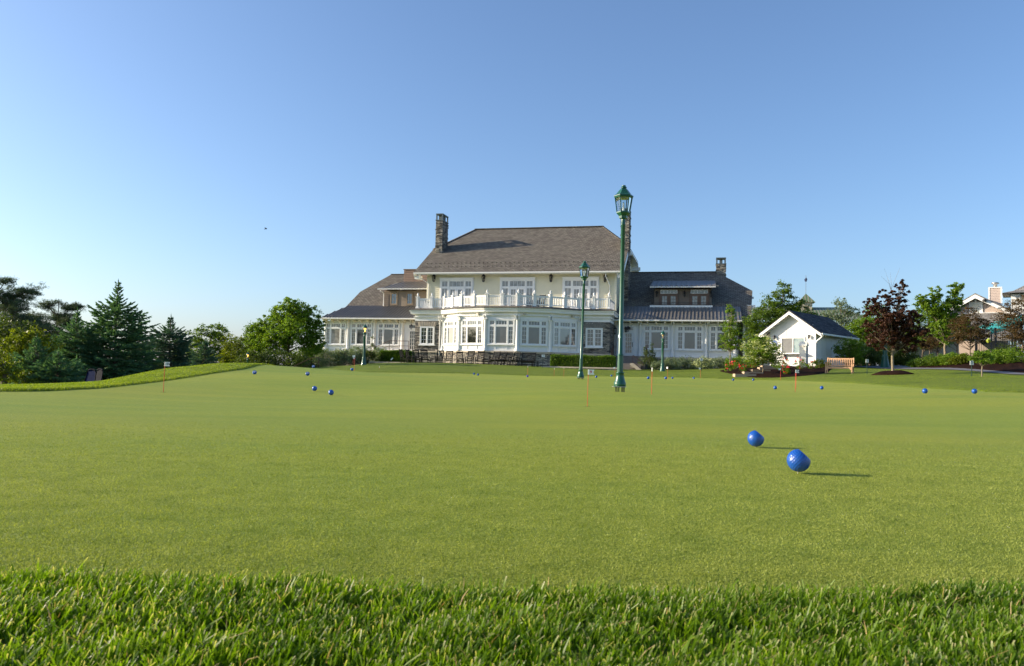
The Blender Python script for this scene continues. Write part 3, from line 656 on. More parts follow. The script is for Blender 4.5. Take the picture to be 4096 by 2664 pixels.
# --- balustrade
off = -.12; rb = offs(path, off)
rail_pts = []                             # (u, v, ang)
def lerp(p, q, t): return (p[0]+(q[0]-p[0])*t, p[1]+(q[1]-p[1])*t)
B0 = rb[2:8]
seq = [(SU0+.12, 68.9), (SU0+.12, VS+.12), lerp((SU0+.12, VS+.12), B0[0], .52)]
for i in range(5): seq += [B0[i], lerp(B0[i], B0[i+1], .5)]
seq += [B0[5], lerp(B0[5], (SU1-.12, VS+.12), .5), (SU1-.12, VS+.12), (SU1-.12, 68.9)]
post = MB(); r = .15
post.box(-r, r, -r, r, 0, .09); post.box(-.11, .11, -.11, .11, .09, 1.0); post.box(-.14, .14, -.14, .14, .93, .97); post.box(-.165, .165, -.165, .165, 1.0, 1.06)
for s in (-1, 1):
    post.box(-.085, -.06, s*.115-.005, s*.115+.005, .2, .88); post.box(.06, .085, s*.115-.005, s*.115+.005, .2, .88)
post.lathe([(.05, 1.06), (.035, 1.1), (.075, 1.16), (.09, 1.22), (.07, 1.28), (.03, 1.36), (.005, 1.42)], 10)
pm_ = post.build('baluster_post', WHITE, HOUSE)
first = True
for i, (u, v) in enumerate(seq):
    if i == len(seq)-1: break
    o = pm_ if first else pm_.copy()
    if not first: COL.objects.link(o); o.parent = HOUSE
    first = False; o.location = h3(u, v, 6.22)
    q = seq[i+1]; o.rotation_euler = (0, 0, math.atan2(q[1]-v, q[0]-u) if 0 < i < len(seq)-2 else 0)
    d = math.hypot(q[0]-u, q[1]-v); a = math.degrees(math.atan2(q[1]-v, q[0]-u)); F = FR(u, v, a); mb = MB()
    mb.box(.12, d-.12, -.05, .05, 7.06, 7.12, F); mb.box(.12, d-.12, -.03, .03, 6.98, 7.05, F); mb.box(.12, d-.12, -.03, .03, 6.33, 6.40, F)
    n = max(2, int((d-.24)/.15))
    for k in range(n): x = .12+(d-.24)*(k+.5)/n; mb.box(x-.032, x+.032, -.03, .03, 6.40, 6.98, F)
    mb.build('balustrade', WHITE, HOUSE)
# --- wall lanterns and downspouts
lan = MB(); lan.box(-.05, .05, 0, .02, -.1, .25); lan.bar((0, .01, .2), (0, -.22, .3), .03); lan.bar((0, -.22, .3), (0, -.22, .22), .03)
lan.lathe([(.02, .24), (.06, .2), (.15, .12), (.16, .08), (.02, .08)], 6, (0, -.22, 0), smooth=False)
lan.lathe([(.05, -.34), (.09, -.3), (.09, -.26), (.02, -.25)], 6, (0, -.22, 0), smooth=False)
for k in range(6): a = math.pi*k/3; lan.bar((.09*math.cos(a), -.22+.09*math.sin(a), -.27), (.145*math.cos(a), -.22+.145*math.sin(a), .09), .022)
lan.lathe([(.03, -.25), (.03, -.05), (.012, .03)], 8, (0, -.22, 0))
l0 = lan.build('wall_lantern', DARKM, HOUSE); first = True
def put_lantern(u, v, w, rz=0.0, s=1.25):
    global first
    o = l0 if first else l0.copy()
    if not first: COL.objects.link(o); o.parent = HOUSE
    first = False; o.location = h3(u, v, w); o.scale = (s, s, s); o.rotation_euler = (0, 0, rz)
for px in (1739, 1937, 2206, 2422): u, w_ = hp(px, 1113, VW-.05); put_lantern(u, VW-.04, w_+.05)
def spout(pts, r=.045):
    MB().tube(pts, r, 8).build('downspout', WHITE, HOUSE)
(u, _) = hp(1716, 1150, VW); spout([h3(u-.6, VW-.8, 9.75), h3(u-.6, VW-.75, 9.4), h3(u, VW-.1, 8.9), h3(u, VW-.1, 6.3)])
(u, _) = hp(2440, 1150, VW); spout([h3(u-.3, VW-.8, 9.75), h3(u-.3, VW-.75, 9.4), h3(u, VW-.1, 8.7), h3(u, VW-.1, 6.3)])
spout([h3(-22.75, VS-.45, 5.5), h3(-22.8, VS-.2, 5.25), h3(-22.72, VS-.12, 5.0), h3(-22.72, VS-.12, 2.0)], .06)
spout([h3(-10.0, VS-.45, 5.5), h3(-10.0, VS-.2, 5.3), h3(-10.22, VS-.12, 5.0), h3(-10.22, VS-.12, 2.0)], .06)
# --- the two low wings
VG = 68.4; WEV, WEW = 67.6, 5.55; MT = 71.1; MW = 7.0
def wing(u0, u1, wins, cols, doorpx, left):
    F = FR(0, VG)
    mb = MB(); mb.box(u0, u1, -(VG+.25), -VG, 2.35, 5.3, H)
    a = u0 if left else u1-.25; mb.box(a, a+.25, -80, -VG-.25, 2.35, 5.3, H)
    mb.box(u0, u1, -VG, -VG+.07, 5.16, 5.3, F=H); mb.box(u0, u1, -VG, -VG+.045, 2.35, 2.5, H)
    for c_ in wins:
        for x in (c_-1.15, c_-.42, c_+.36, c_+1.09): mb.box(x, x+.07, -VG, -VG+.04, 2.5, 2.86, H)
        mb.box(c_-1.15, c_+1.16, -VG, -VG+.042, 2.82, 2.88, H)
    mb.build('wing_wall', WHITE, HOUSE)
    mb = MB(); mb.box(u0, u1, -VG-.3, -VG+.08, .5, 2.2, H); mb.build('wing_foundation', STONE, HOUSE)
    mb = MB(); mb.box(u0-.05, u1+.05, -VG-.3, -VG+.2, 2.2, 2.35, H); mb.build('wing_sill', LIME, HOUSE)
    ms = {True: [(GLC, GLC, GLC, GLC), (GLC, GL, GLD, GLC), (GLD, GLD, GL, GLD)], False: [(GL,)*4, (GL, GL, GL, GL), (GL,)*4]}[left]
    for i, c_ in enumerate(wins): triple(F, c_, 3.0, 5.12, 2.22, ms[i % 3])
    for c_ in cols: column(F, c_, 2.37, 5.16, .135, .06)
    d0, _ = hp(doorpx[0], 1380, VG); d1, _ = hp(doorpx[1], 1380, VG)
    mb = MB()
    for x0, x1 in ((d0-.14, d0), (d1, d1+.14)): mb.box(x0, x1, 0, .08, 2.36, 5.1, F)
    mb.box(d0, d1, 0, .075, 4.98, 5.1, F); mb.box(d0, d1, 0, .07, 4.5, 4.62, F)
    lites(mb, F, d0, d1, 2.38, 4.5, 1, 1, .02, .13); lites(mb, F, d0+.13, d1-.13, 2.65, 4.36, 3, 5, .018, .02); mb.box(d0+.13, d1-.13, .02, .04, 2.5, 2.65, F)
    lites(mb, F, d0, d1, 4.62, 4.98, 1, 1, .02)
    o = mb.build('door', WHITE, HOUSE); pane(o, F, d0+.1, d1-.1, 2.6, 4.4, .016, GLD if left else GL); pane(o, F, d0+.04, d1-.04, 4.66, 4.94, .016, GL)
    mb = MB(); mb.box(d1-.09, d1-.04, .04, .1, 3.2, 3.6, F); mb.build('handle', DARKM, o)
    # metal roof with standing seams
    ur = u1; e0, e1 = u0-(.08 if left else .35), u1+.35
    t0_ = e0+(1.2 if left else 0)
    A, B_, C_, D_ = h3(e0, WEV, WEW), h3(e1, WEV, WEW), h3(e1, MT, MW), h3(t0_, MT, MW)
    mb = MB(); mb.slab([A, B_, C_, D_], (0, 0, -.1))
    if left: mb.slab([h3(e0, WEV, WEW), h3(t0_, MT, MW), h3(e0+.9, 80, MW), h3(e0, 80, WEW)], (0, 0, -.1))
    n = int((e1-e0)/.31)
    for i in range(n+1):
        x = e0+i*.31; f0, f1 = 0.0, 1.0
        if left and x < t0_: f1 = (x-e0)/(t0_-e0)
        if f1 < .05: continue
        p = Vector(h3(x, WEV, WEW)).lerp(Vector(h3(x, MT, MW)), 0); q = Vector(h3(x, WEV+(MT-WEV)*f1, WEW+(MW-WEW)*f1)); mb.bar(p+Vector((0,0,.03)), q+Vector((0,0,.03)), .035, .07)
    for k in range(int((e1-e0)/.46)):
        x = e0+.23+k*.46
        if not(left and x < e0+.5): mb.box(x-.1, x+.1, -WEV-.32, -WEV-.28, WEW+.1, WEW+.2, H)
    mb.build('metal_roof', METAL, HOUSE)
    mb = MB(); mb.box(e0, e1, -WEV, -WEV+.12, WEW-.12, WEW-.02, H); mb.build('wing_gutter', WHITE, HOUSE)
    mb = MB(); mb.box(e0+.1, e1-.1, -VG-.1, -WEV, WEW-.17, WEW-.1, H); n = int((e1-e0)/.78)
    for i in range(n+1):
        x = e0+.3+i*.74; mb.box(x-.05, x+.05, -VG, -WEV-.08, WEW-.27, WEW-.16, H); mb.box(x-.065, x+.065, -VG, -VG+.5, WEW-.34, WEW-.22, H); mb.box(x-.065, x+.065, -VG, -VG+.3, WEW-.43, WEW-.34, H)
    for c_ in cols:
        for dx in (-.1, .1): mb.box(c_+dx-.05, c_+dx+.05, -VG, -VG+.5, WEW-.42, WEW-.16, H)
    mb.build('rafter_tails', pm('cream_rafters', (0.74, 0.70, 0.56), .5, .04), HOUSE)
hx = lambda px, py=1340: hp(px, py, VG)[0]
wing(-35.8, SU0, [hx(1343), hx(1446), hx(1554.5)], [-35.62, hx(1393), hx(1499), hx(1610)], (1633, 1668), True)
wing(SU1, 2.65, [hx(2626), hx(2759), hx(2891)], [hx(2560), hx(2691), hx(2826), 2.5, hx(2470)], (2495, 2533), False)
# wing upper roofs (shingled, clipped gables)
def wroof(u0, u1, r0, r1, v0, name, flare=0.0):
    w0 = 5.45+SL*(v0-68.5); c_, cw = 74.2, 5.45+SL*5.7; rw = 5.45+SL*9.7; V2 = 2*78.2
    mb = MB()
    P1 = [h3(u0, v0, w0), h3(u1, v0, w0), h3(u1+flare, c_, cw), h3(r1, 78.2, rw), h3(r0, 78.2, rw), h3(u0, c_, cw)]
    P2 = [h3(u1, V2-v0, w0), h3(u0, V2-v0, w0), h3(u0, V2-c_, cw), h3(r0, 78.2, rw), h3(r1, 78.2, rw), h3(u1+flare, V2-c_, cw)]
    for p in (P1, P2, [h3(u1+flare, c_, cw), h3(u1+flare, V2-c_, cw), h3(r1, 78.2, rw)], [h3(u0, V2-c_, cw), h3(u0, c_, cw), h3(r0, 78.2, rw)]): mb.slab(p, (0, 0, -.15))
    mb.bar(h3(r0, 78.2, rw+.02), h3(r1, 78.2, rw+.02), .3, .06)
    o = mb.build(name, SHINGLE, HOUSE)
    mb = MB(); uu0, uu1 = max(u0+.5, -40), u1-.4
    mb.slab([h3(uu1, v0+.4, 1.5), h3(uu1, V2-v0-.4, 1.5), h3(uu1, V2-v0-.4, w0), h3(uu1, V2-c_, cw-.2), h3(uu1, c_, cw-.2), h3(uu1, v0+.4, w0)], (-.2, 0, 0))
    mb.slab([h3(uu0, v0+.4, 1.5), h3(uu0, V2-v0-.4, 1.5), h3(uu0, V2-v0-.4, w0), h3(uu0, V2-c_, cw-.2), h3(uu0, c_, cw-.2), h3(uu0, v0+.4, w0)], (.2, 0, 0))
    mb.build('wing_gable', WHITE, HOUSE); return o
wroof(-34.9, UL-.02, -33.2, UL-.02, 70.6, 'wing_roof')
wroof(UR+.05, 3.75, UR+.05, 1.0, 68.5, 'wing_roof', .45)
mb = MB()
for v in (71.5, 74.0): mb.box(3.6, 4.3, -v-.1, -v+.1, 7.0+(v-71.5)*.4, 7.18+(v-71.5)*.4, H); mb.box(3.6, 4.05, -v-.1, -v+.1, 6.75+(v-71.5)*.4, 7.0+(v-71.5)*.4, H)
mb.build('bracket', WHITE, HOUSE)
mb = MB(); mb.slab([h3(3.2, 70, 1.4), h3(6.6, 70, 1.4), h3(6.6, 70, 4.3), h3(4.2, 70, 5.1), h3(3.2, 70, 5.1)], (0, 6, 0)); mb.build('side_porch', WHITE, HOUSE)
mb = MB(); mb.slab([h3(3.0, 69.7, 5.35), h3(4.2, 69.7, 5.35), h3(7.0, 69.7, 4.35), h3(7.0, 76, 4.35), h3(4.2, 76, 5.35), h3(3.0, 76, 5.35)], (0, 0, .1)); mb.build('side_porch_roof', WHITE, HOUSE)
# --- dormers
def dormer(u0, u1, v, w0, w1, ov, topv, topw, wallmat, left):
    F = FR(0, v); mb = MB(); boards(mb, F, u0, u1, w0, w1, .2); mb.box(u0+.01, u1-.01, -(v+.2), -v-.001, w0, w1, H)
    for s, u in ((-1, u0), (1, u1)):
        if left and s > 0: continue
        F2 = (lambda a, b, c, u=u, s=s: (u+s*b-UC, a-VC, c-WC)); 
        mb.slab([h3(u, v, w0-.4), h3(u, topv, w0-.4), h3(u, topv, topw-.1), h3(u, v, w1)], (-s*.15, 0, 0))
    mb.build('dormer_wall', wallmat, HOUSE)
    e0, e1 = u0-.35, u1+(.0 if left else .35); t0 = e0+(.8 if left else 0)
    mb = MB(); mb.slab([h3(e0, v-ov, w1+.02), h3(e1, v-ov, w1+.02), h3(e1, topv, topw), h3(t0, topv, topw)], (0, 0, .07)); n = int((e1-e0)/.42)
    for i in range(n+1):
        x = e0+(e1-e0)*i/n; f = min(1, (x-e0)/(t0-e0)) if t0 > e0 else 1
        if f < .1: continue
        mb.bar(h3(x, v-ov, w1+.11), h3(x, v-ov+(topv-v+ov)*f, w1+.11+(topw-w1-.02)*f), .035, .06)
        mb.box(x+.05, x+.25, -(v-ov)-.3, -(v-ov)-.26, w1+.15, w1+.25, H)
    mb.build('dormer_roof', METAL, HOUSE)
    mb = MB(); mb.box(e0, e1, -(v-ov), -(v-ov)+.1, w1+.02, w1+.1, H); mb.build('dormer_gutter', WHITE, HOUSE)
    return F
d0, d1 = -30.8, UL
F = dormer(d0, d1, 70.9, 6.9, 8.5, .75, 74.5, 9.75, BROWN, True)
mb = MB(); xa, _ = hp(1562, 1195, 70.9); mb.box(xa, d1, 0, .055, 6.95, 8.48, F); mb.build('dormer_panel', TAN, HOUSE)
TANW = pm('tan_frame', (0.26, 0.19, 0.12), 0.5, .08)
for p0, p1 in ((1562, 1592), (1625, 1654)):
    a0, _ = hp(p0, 1195, 70.9); a1, _ = hp(p1, 1195, 70.9); mb = MB()
    for x0, x1 in ((a0, a0+.1), (a1-.1, a1)): mb.box(x0, x1, .05, .12, 7.05, 8.3, F)
    for z0, z1 in ((7.05, 7.15), (8.2, 8.3)): mb.box(a0+.1, a1-.1, .05, .115, z0, z1, F)
    lites(mb, F, a0+.1, a1-.1, 7.15, 8.2, 2, 3, .075); o = mb.build('window', TANW, HOUSE); pane(o, F, a0+.1, a1-.1, 7.15, 8.2, .07, GLB)
spout([h3(d0-.1, 70.2, 8.4), h3(d0+.05, 70.75, 8.2), h3(d0+.05, 70.75, 6.95)])
# brown stair tower block behind the left dormer
u0, _ = hp(1616, 1100, 74.6); mb = MB(); F = FR(0, 74.6); boards(mb, F, u0, UL-.05, 9.0, 11.05, .26, .01, .05); mb.box(u0+.01, UL-.06, -77.4, -74.6-.002, 8.6, 11.04, H); mb.build('stair_block', pm('red_brown_siding', (0.215, 0.145, 0.105), .6, .1), HOUSE)
mb = MB(); mb.box(u0-.05, UL, -77.5, -74.5, 11.05, 11.13, H); mb.build('stair_block_coping', BROWN, HOUSE)
mb = MB(); mb.lathe([(.3, 0), (.3, .12), (.42, .14), (.42, .22), (.1, .3)], 14, h3(UL-1.3, 75.6, 11.13)); mb.build('roof_vent', WHITE, HOUSE)
# right dormer
u0, _ = hp(2617, 1190, 71.4); u1, _ = hp(2846, 1190, 71.4)
F = dormer(u0, u1, 71.4, 7.0, 8.65, .75, 75.8, 9.85, BROWN, False)
for p0, p1 in ((2637, 2714), (2758, 2836)):
    a0, _ = hp(p0, 1195, 71.4); a1, _ = hp(p1, 1195, 71.4); mb = MB(); am = (a0+a1)/2
    for x0, x1 in ((a0, a0+.1), (a1-.1, a1)): mb.box(x0, x1, .035, .1, 7.02, 8.6, F)
    mb.box(a0+.1, a1-.1, .035, .095, 8.12, 8.2, F); mb.box(a0+.1, a1-.1, .035, .095, 8.53, 8.6, F)
    for q0, q1 in ((a0+.1, am-.01), (am+.01, a1-.1)): lites(mb, F, q0, q1, 7.05, 8.12, 1, 1, .05, .14); lites(mb, F, q0+.14, q1-.14, 7.1, 7.98, 2, 3, .05, .01)
    o = mb.build('dormer_door', pm('brown_frame', (0.13, 0.075, 0.05), .5), HOUSE)
    mb = MB(); lites(mb, F, a0+.1, a1-.1, 8.2, 8.53, 5, 1, .05, .03); mb.build('transom', WHITE, o)
    for q0, q1 in ((a0+.24, am-.15), (am+.15, a1-.24)): pane(o, F, q0, q1, 7.1, 7.98, .048, GLC)
    pane(o, F, a0+.1, a1-.1, 8.2, 8.53, .048, GLC)
mb = MB(); mb.box(u0-.35, u1+.1, .5, .6, 6.98, 7.08, F); mb.box(u0-.35, u1+.1, -.1, .6, 6.9, 6.98, F); mb.build('dormer_ledge', WHITE, HOUSE)
mb = MB()
for z in (7.2, 7.32): mb.box(u0-.2, u1, .46, .49, z, z+.025, F)
mb.build('dormer_rail', DARKM, HOUSE)
for px in (2627, 2738, 2845): a, _ = hp(px, 1180, 71.4); put_lantern(a, 71.36, 8.2, 0, .9)
# floodlights and boxes fixed under the cornice, hanging lanterns over the doors
for i, tt in ((1, .75), (3, .2), (4, .75), (0, .15)):
    F = FR(bay[i][0], bay[i][1], angs[i]); mb = MB(); mb.box(s_*tt-.13, s_*tt+.13, .05, .3, 5.48, 5.6, F); mb.box(s_*tt-.1, s_*tt+.1, .3, .34, 5.46, 5.58, F); mb.build('flood_light', pm('beige_plastic', (0.55, 0.5, 0.4), .5), HOUSE)
for px in (1645, 2512):
    u, _ = hp(px, 1320, VG-.6); mb = MB(); mb.bar(h3(u, VG-.6, 5.4), h3(u, VG-.6, 4.95), .02)
    mb.lathe([(.02, .2), (.14, .05), (.15, 0), (.02, 0)], 6, h3(u, VG-.6, 4.8), smooth=False); mb.lathe([(.04, -.3), (.08, -.28), (.02, -.26)], 6, h3(u, VG-.6, 4.8), smooth=False)
    c0 = Vector(h3(u, VG-.6, 4.8))
    for k in range(6): a = math.pi*k/3; mb.bar(c0+Vector((.07*math.cos(a), .07*math.sin(a), -.28)), c0+Vector((.13*math.cos(a), .13*math.sin(a), 0)), .02)
    mb.build('hanging_lantern', DARKM, HOUSE)
put_lantern(SU1+.02, 66.6, 4.55, math.pi/2, 1.1); put_lantern(hx(2505)-.02, VG-.05, 4.75, 0, .9)
# ================================================================ FOLIAGE BUILDERS
def leafmesh(name, P, size, r, aspect=0.55, up=0.35, droop=0.0):
    n = len(P); nrm = r.normal(size=(n, 3)); nrm[:, 2] = np.abs(nrm[:, 2])+up; nrm /= np.linalg.norm(nrm, axis=1)[:, None]
    d = r.normal(size=(n, 3)); d[:, 2] -= droop; d -= nrm*(d*nrm).sum(1)[:, None]; d /= np.linalg.norm(d, axis=1)[:, None]+1e-9
    e = np.cross(nrm, d); s = (size*r.uniform(0.6, 1.35, n))[:, None]
    V = np.stack([P-d*s*.5, P+e*s*aspect*.5-d*s*.05+nrm*s*.08, P+d*s*.55, P-e*s*aspect*.5-d*s*.05+nrm*s*.08], 1).reshape(-1, 3)
    return npmesh(name, V, np.arange(n*4).reshape(-1, 4))
def lobe_points(lobes, n, r, clump=0.22, flat=0.6, shell=0.55, per=26):
    wts = np.array([l[3]*l[4]*l[5] for l in lobes]); wts = wts**(2/3); wts /= wts.sum(); out = []; cents = []
    for l, wt in zip(lobes, wts):
        m_ = max(3, int(n*wt/per)); c = r.normal(size=(m_, 3)); c /= np.linalg.norm(c, axis=1)[:, None]
        c *= (r.uniform(0, 1, m_)**(1-shell))[:, None]; rad_ = np.array(l[3:6]); cc = c*rad_+np.array(l[:3])
        k = r.integers(0, m_, int(n*wt)); cs = clump*(rad_.min()**.5*rad_.max()**.5)*r.uniform(.5, 1.3, m_)
        q = r.normal(size=(len(k), 3)); q *= (cs[k]*.55)[:, None]; q[:, 2] *= flat
        out.append(cc[k]+q); cents.append(cc)
    return np.concatenate(out), np.concatenate(cents)
BARK = pm('bark', (0.13, 0.095, 0.065), 0.9, 0.35, 8.0, 0.8, 18.0)
BARKL = pm('pale_bark', (0.21, 0.17, 0.11), 0.85, 0.25, 8.0, 0.6, 20.0)
def tree(name, loc, lobes, n, size, mat, label, cat='tree', trunk=(0.09, 1.2), bark=None, group='trees and large bushes', seed=1, clump=.24, flat=.6, shell=.55, per=26, limbs=26, aspect=.6, up=.35, droop=0.0, branch=0.022):
    r = np.random.default_rng(seed); root = empty(name, loc, 0, label, cat, group)
    P, Cn = lobe_points(lobes, n, r, clump, flat, shell, per)
    P = P[P[:, 2] > 0.03]
    link('crown', leafmesh('crown', P, size, r, aspect, up, droop), mat, root)
    mb = MB(); tr, fork = trunk; top = max(l[2] for l in lobes)
    px_ = [(0, 0, -.1), (0, 0, .1), (tr*.3*r.uniform(-1, 1), tr*.3, fork*.6), (tr*.6*r.uniform(-1, 1), 0, fork), (lobes[0][0]*.5, lobes[0][1]*.5, (fork+top)/2), (lobes[0][0], lobes[0][1], top)]
    mb.tube(px_, [tr*1.35, tr*1.05, tr*.9, tr*.85, tr*.5, tr*.12], 9)
    ks = r.permutation(len(Cn))[:limbs]
    for k in ks:
        c = Cn[k]; z0 = min(max(fork, c[2]*.55+fork*.1), top*.9); s0 = Vector((lobes[0][0]*.5*(z0/top), lobes[0][1]*.5*(z0/top), z0)); c = Vector(c)
        if c.z < z0: z0 = max(fork*.8, c.z*.7); s0.z = z0
        mid = s0.lerp(c, .5)+Vector((0, 0, -.06*(c-s0).length)); q = branch*(top/4)
        mb.tube([s0, mid, c], [q*1.3, q*.8, q*.25], 5, False)
    mb.build('trunk', bark or BARK, root)
    return root
PROF = ([0, .15, .32, .5, .62, .70, .78, .86, .93, 1], [1, 1.0, .9, .74, .58, .42, .17, .07, .04, .02])
def spruce(loc, Hh, R, mat, label, seed, n_shoot=1.0, bare=0.0, group='spruces beyond the mound'):
    if Hh < 0: Hh = CAMZ+unp(2048+3100*loc[0]/loc[1], -Hh, loc[1])[2]-CAMZ-loc[2]
    r = np.random.default_rng(seed); root = empty('spruce_tree', loc, 0, label, 'spruce tree', group)
    mb = MB(); mb.tube([(0, 0, -.1), (0, 0, Hh*.5), (0, 0, Hh)], [Hh*.016, Hh*.009, .012], 7)
    S0, D = [], []; z = bare+.05; lev = 0
    def shoots(p0, p1, dens, ln):
        d = p1-p0; L_ = np.linalg.norm(d); dn = d/L_; m_ = max(3, int(L_*dens)); side = np.cross(dn, [0, 0, 1]); side /= np.linalg.norm(side)+1e-9
        for i in range(m_):
            f = (i+r.uniform(0, 1))/m_; 
            if f < .18: continue
            sg = 1 if i % 2 else -1
            dd = dn*r.uniform(.5, 1.0)+side*sg*r.uniform(.45, 1.0)*(1.15-f)+np.array([0, 0, r.uniform(-.45, .35)]); dd /= np.linalg.norm(dd)
            S0.append(p0+d*f); D.append(dd*ln*r.uniform(.6, 1.25)*(1.0-.25*f))
        S0.append(p1-dn*ln*.5); D.append(dn*ln*1.3)
    while z < Hh*.965:
        f = z/Hh; nb = max(4, int((9 if f < .6 else 7)*min(1, 1.25-f*.5))); Lb = R*float(np.interp(f, PROF[0], PROF[1]))*(1+.06*math.sin(lev*2.1))+.03
        a0 = r.uniform(0, 6.28)
        for k in range(nb):
            a = a0+2*math.pi*k/nb+r.uniform(-.25, .25); l = Lb*r.uniform(.62, 1.25)
            rise = (-.12-.25*(1-f)+.85*f**1.5); p0 = np.array([0, 0, z+r.uniform(-.06, .06)])
            p1 = p0+np.array([math.cos(a)*l*.55, math.sin(a)*l*.55, l*.55*rise]); p2 = p0+np.array([math.cos(a)*l, math.sin(a)*l, l*(rise+.16)])
            mb.tube([tuple(p0), tuple(p1), tuple(p2)], [.016+.01*(1-f), .01, .004], 4, False)
            shoots(p0, p1, 34*n_shoot, .17+.05*(1-f)); shoots(p1, p2, 44*n_shoot, .15+.04*(1-f))
            if l > .7:
                for sg in (-1, 1):
                    for g_ in (.35, .55, .75):
                        b0 = p0+(p2-p0)*g_; aa_ = a+sg*.75; ll = l*.38*(1.2-g_); b1 = b0+np.array([math.cos(aa_)*ll, math.sin(aa_)*ll, ll*.05+r.uniform(-.05, .05)])
                        shoots(b0, b1, 40*n_shoot, .15)
        z += (.13+.06*(1-f))*r.uniform(.8, 1.2)*max(.6, Hh/5); lev += 1
    shoots(np.array([.0, 0.01, Hh*.9]), np.array([0.0, 0, Hh*1.0]), 26, .09); S0.append(np.array([0, 0, Hh*.97])); D.append(np.array([0, 0, .3]))
    S0, D = np.array(S0), np.array(D); ax = D/np.linalg.norm(D, axis=1)[:, None]; w_ = .020*max(.8, Hh/5)
    q1 = np.cross(ax, r.normal(size=ax.shape)); q1 /= np.linalg.norm(q1, axis=1)[:, None]; q2 = np.cross(ax, q1)
    V = []; 
    for q in (q1, q2): V += [S0-q*w_*.6, S0+D*.55-q*w_, S0+D, S0+D*.55+q*w_, S0+q*w_*.6]
    V = np.stack(V, 1).reshape(-1, 3); Fa = (np.arange(len(S0))[:, None, None]*10+np.array([[0,1,3,4],[5,6,8,9]])[None]).reshape(-1, 4)
    Ft = (np.arange(len(S0))[:, None, None]*10+np.array([[1,2,3,3],[6,7,8,8]])[None]).reshape(-1, 4)
    Fall = np.concatenate([Fa, np.stack([Ft[:, 0], Ft[:, 1], Ft[:, 2], Ft[:, 2]], 1)])
    me = bpy.data.meshes.new('crown'); nq, ntri = len(Fa), len(Ft); me.vertices.add(len(V)); me.vertices.foreach_set('co', V.astype(np.float32).ravel())
    lp = np.concatenate([Fa.ravel(), Ft[:, :3].ravel()]).astype(np.int32); me.loops.add(len(lp)); me.loops.foreach_set('vertex_index', lp); me.polygons.add(nq+ntri)
    me.polygons.foreach_set('loop_start', np.concatenate([np.arange(nq)*4, nq*4+np.arange(ntri)*3]).astype(np.int32)); me.polygons.foreach_set('loop_total', np.concatenate([np.full(nq, 4), np.full(ntri, 3)]).astype(np.int32)); me.update(calc_edges=True)
    link('crown', me, mat, root); mb.build('trunk', BARK, root); return root
def bush(name, loc, lobes, n, size, mat, label, cat='bush', seed=1, group='bushes in the planting beds', **k):
    k.setdefault('clump', .3); k.setdefault('flat', .8); k.setdefault('shell', .7)
    return tree(name, loc, lobes, n, size, mat, label, cat, trunk=(0.03, .15), seed=seed, group=group, limbs=10, branch=.02, **k)
GDEC = leafm('maple_leaf', (0.030, 0.078, 0.007), (0.16, 0.235, 0.022), .38, .45, .35)
GDEC2 = leafm('fresh_leaf', (0.060, 0.135, 0.008), (0.22, 0.32, 0.032), .45, .45, .35)
GYEL = leafm('yellow_green_leaf', (0.045, 0.080, 0.006), (0.20, 0.23, 0.016), .45, .5, .3)
GRED = leafm('maroon_leaf', (0.026, 0.013, 0.010), (0.095, 0.040, 0.024), .28, .6, .25)
GRED2 = leafm('copper_leaf', (0.045, 0.045, 0.013), (0.14, 0.075, 0.030), .3, .45, .35)
GSPR = leafm('spruce_needle', (0.045, 0.11, 0.060), (0.18, 0.32, 0.17), .3, .6, .2)
GSPD = leafm('dark_spruce_needle', (0.036, 0.085, 0.065), (0.13, 0.23, 0.16), .25, .6, .2)
GPINE = leafm('pine_needle', (0.035, 0.060, 0.036), (0.11, 0.15, 0.08), .25, .6, .2)
GWIL = leafm('grey_willow_leaf', (0.10, 0.14, 0.085), (0.27, 0.33, 0.21), .35, .55, .3)
GHED = leafm('box_leaf', (0.045, 0.11, 0.010), (0.16, 0.25, 0.02), .35, .5, .35)
GCRM = leafm('cream_flower', (0.42, 0.46, 0.22), (0.75, 0.76, 0.52), .35, .6, .2)
GROS = leafm('red_petal', (0.55, 0.012, 0.03), (0.80, 0.03, 0.09), .3, .5, .3)
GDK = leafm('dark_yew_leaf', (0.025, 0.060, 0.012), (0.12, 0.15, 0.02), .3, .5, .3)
def LB(*a): return [tuple(x) if len(x) == 6 else (x[0], x[1], x[2], x[3], x[3], x[4]) for x in a]
# ================================================================ LEFT TREES
spruce(at(452, 36), -1125, 2.05, GSPR, 'tallest dark green spruce with a long bare leader, beside the blue chairs', 11, 1.25)
spruce(at(292, 35), -1240, 1.35, GSPR, 'mid height spruce left of the tallest spruce', 12, 1.2)
spruce(at(135, 29), -1355, 1.0, GSPR, 'low bluish spruce in front of the yellow green tree', 13, 1.1)
spruce(at(225, 28), -1410, .95, GSPR, 'smallest squat spruce spreading in front of the mid height spruce', 14, 1.2)
spruce(at(300, 30), -1440, .7, GSPR, 'short pale spruce just left of the blue chairs', 17, 1.2)
spruce(at(672, 44), -1265, 1.75, GSPD, 'dark spruce standing alone right of the tallest spruce', 15, 1.2)
spruce(at(548, 42), -1290, 1.0, GSPD, 'narrow spruce half hidden behind the right side of the tallest spruce', 18, 1.1)
spruce(at(815, 40), -1368, .78, GSPD, 'small blue green cone shaped spruce on the crest of the mound', 16, 1.2)
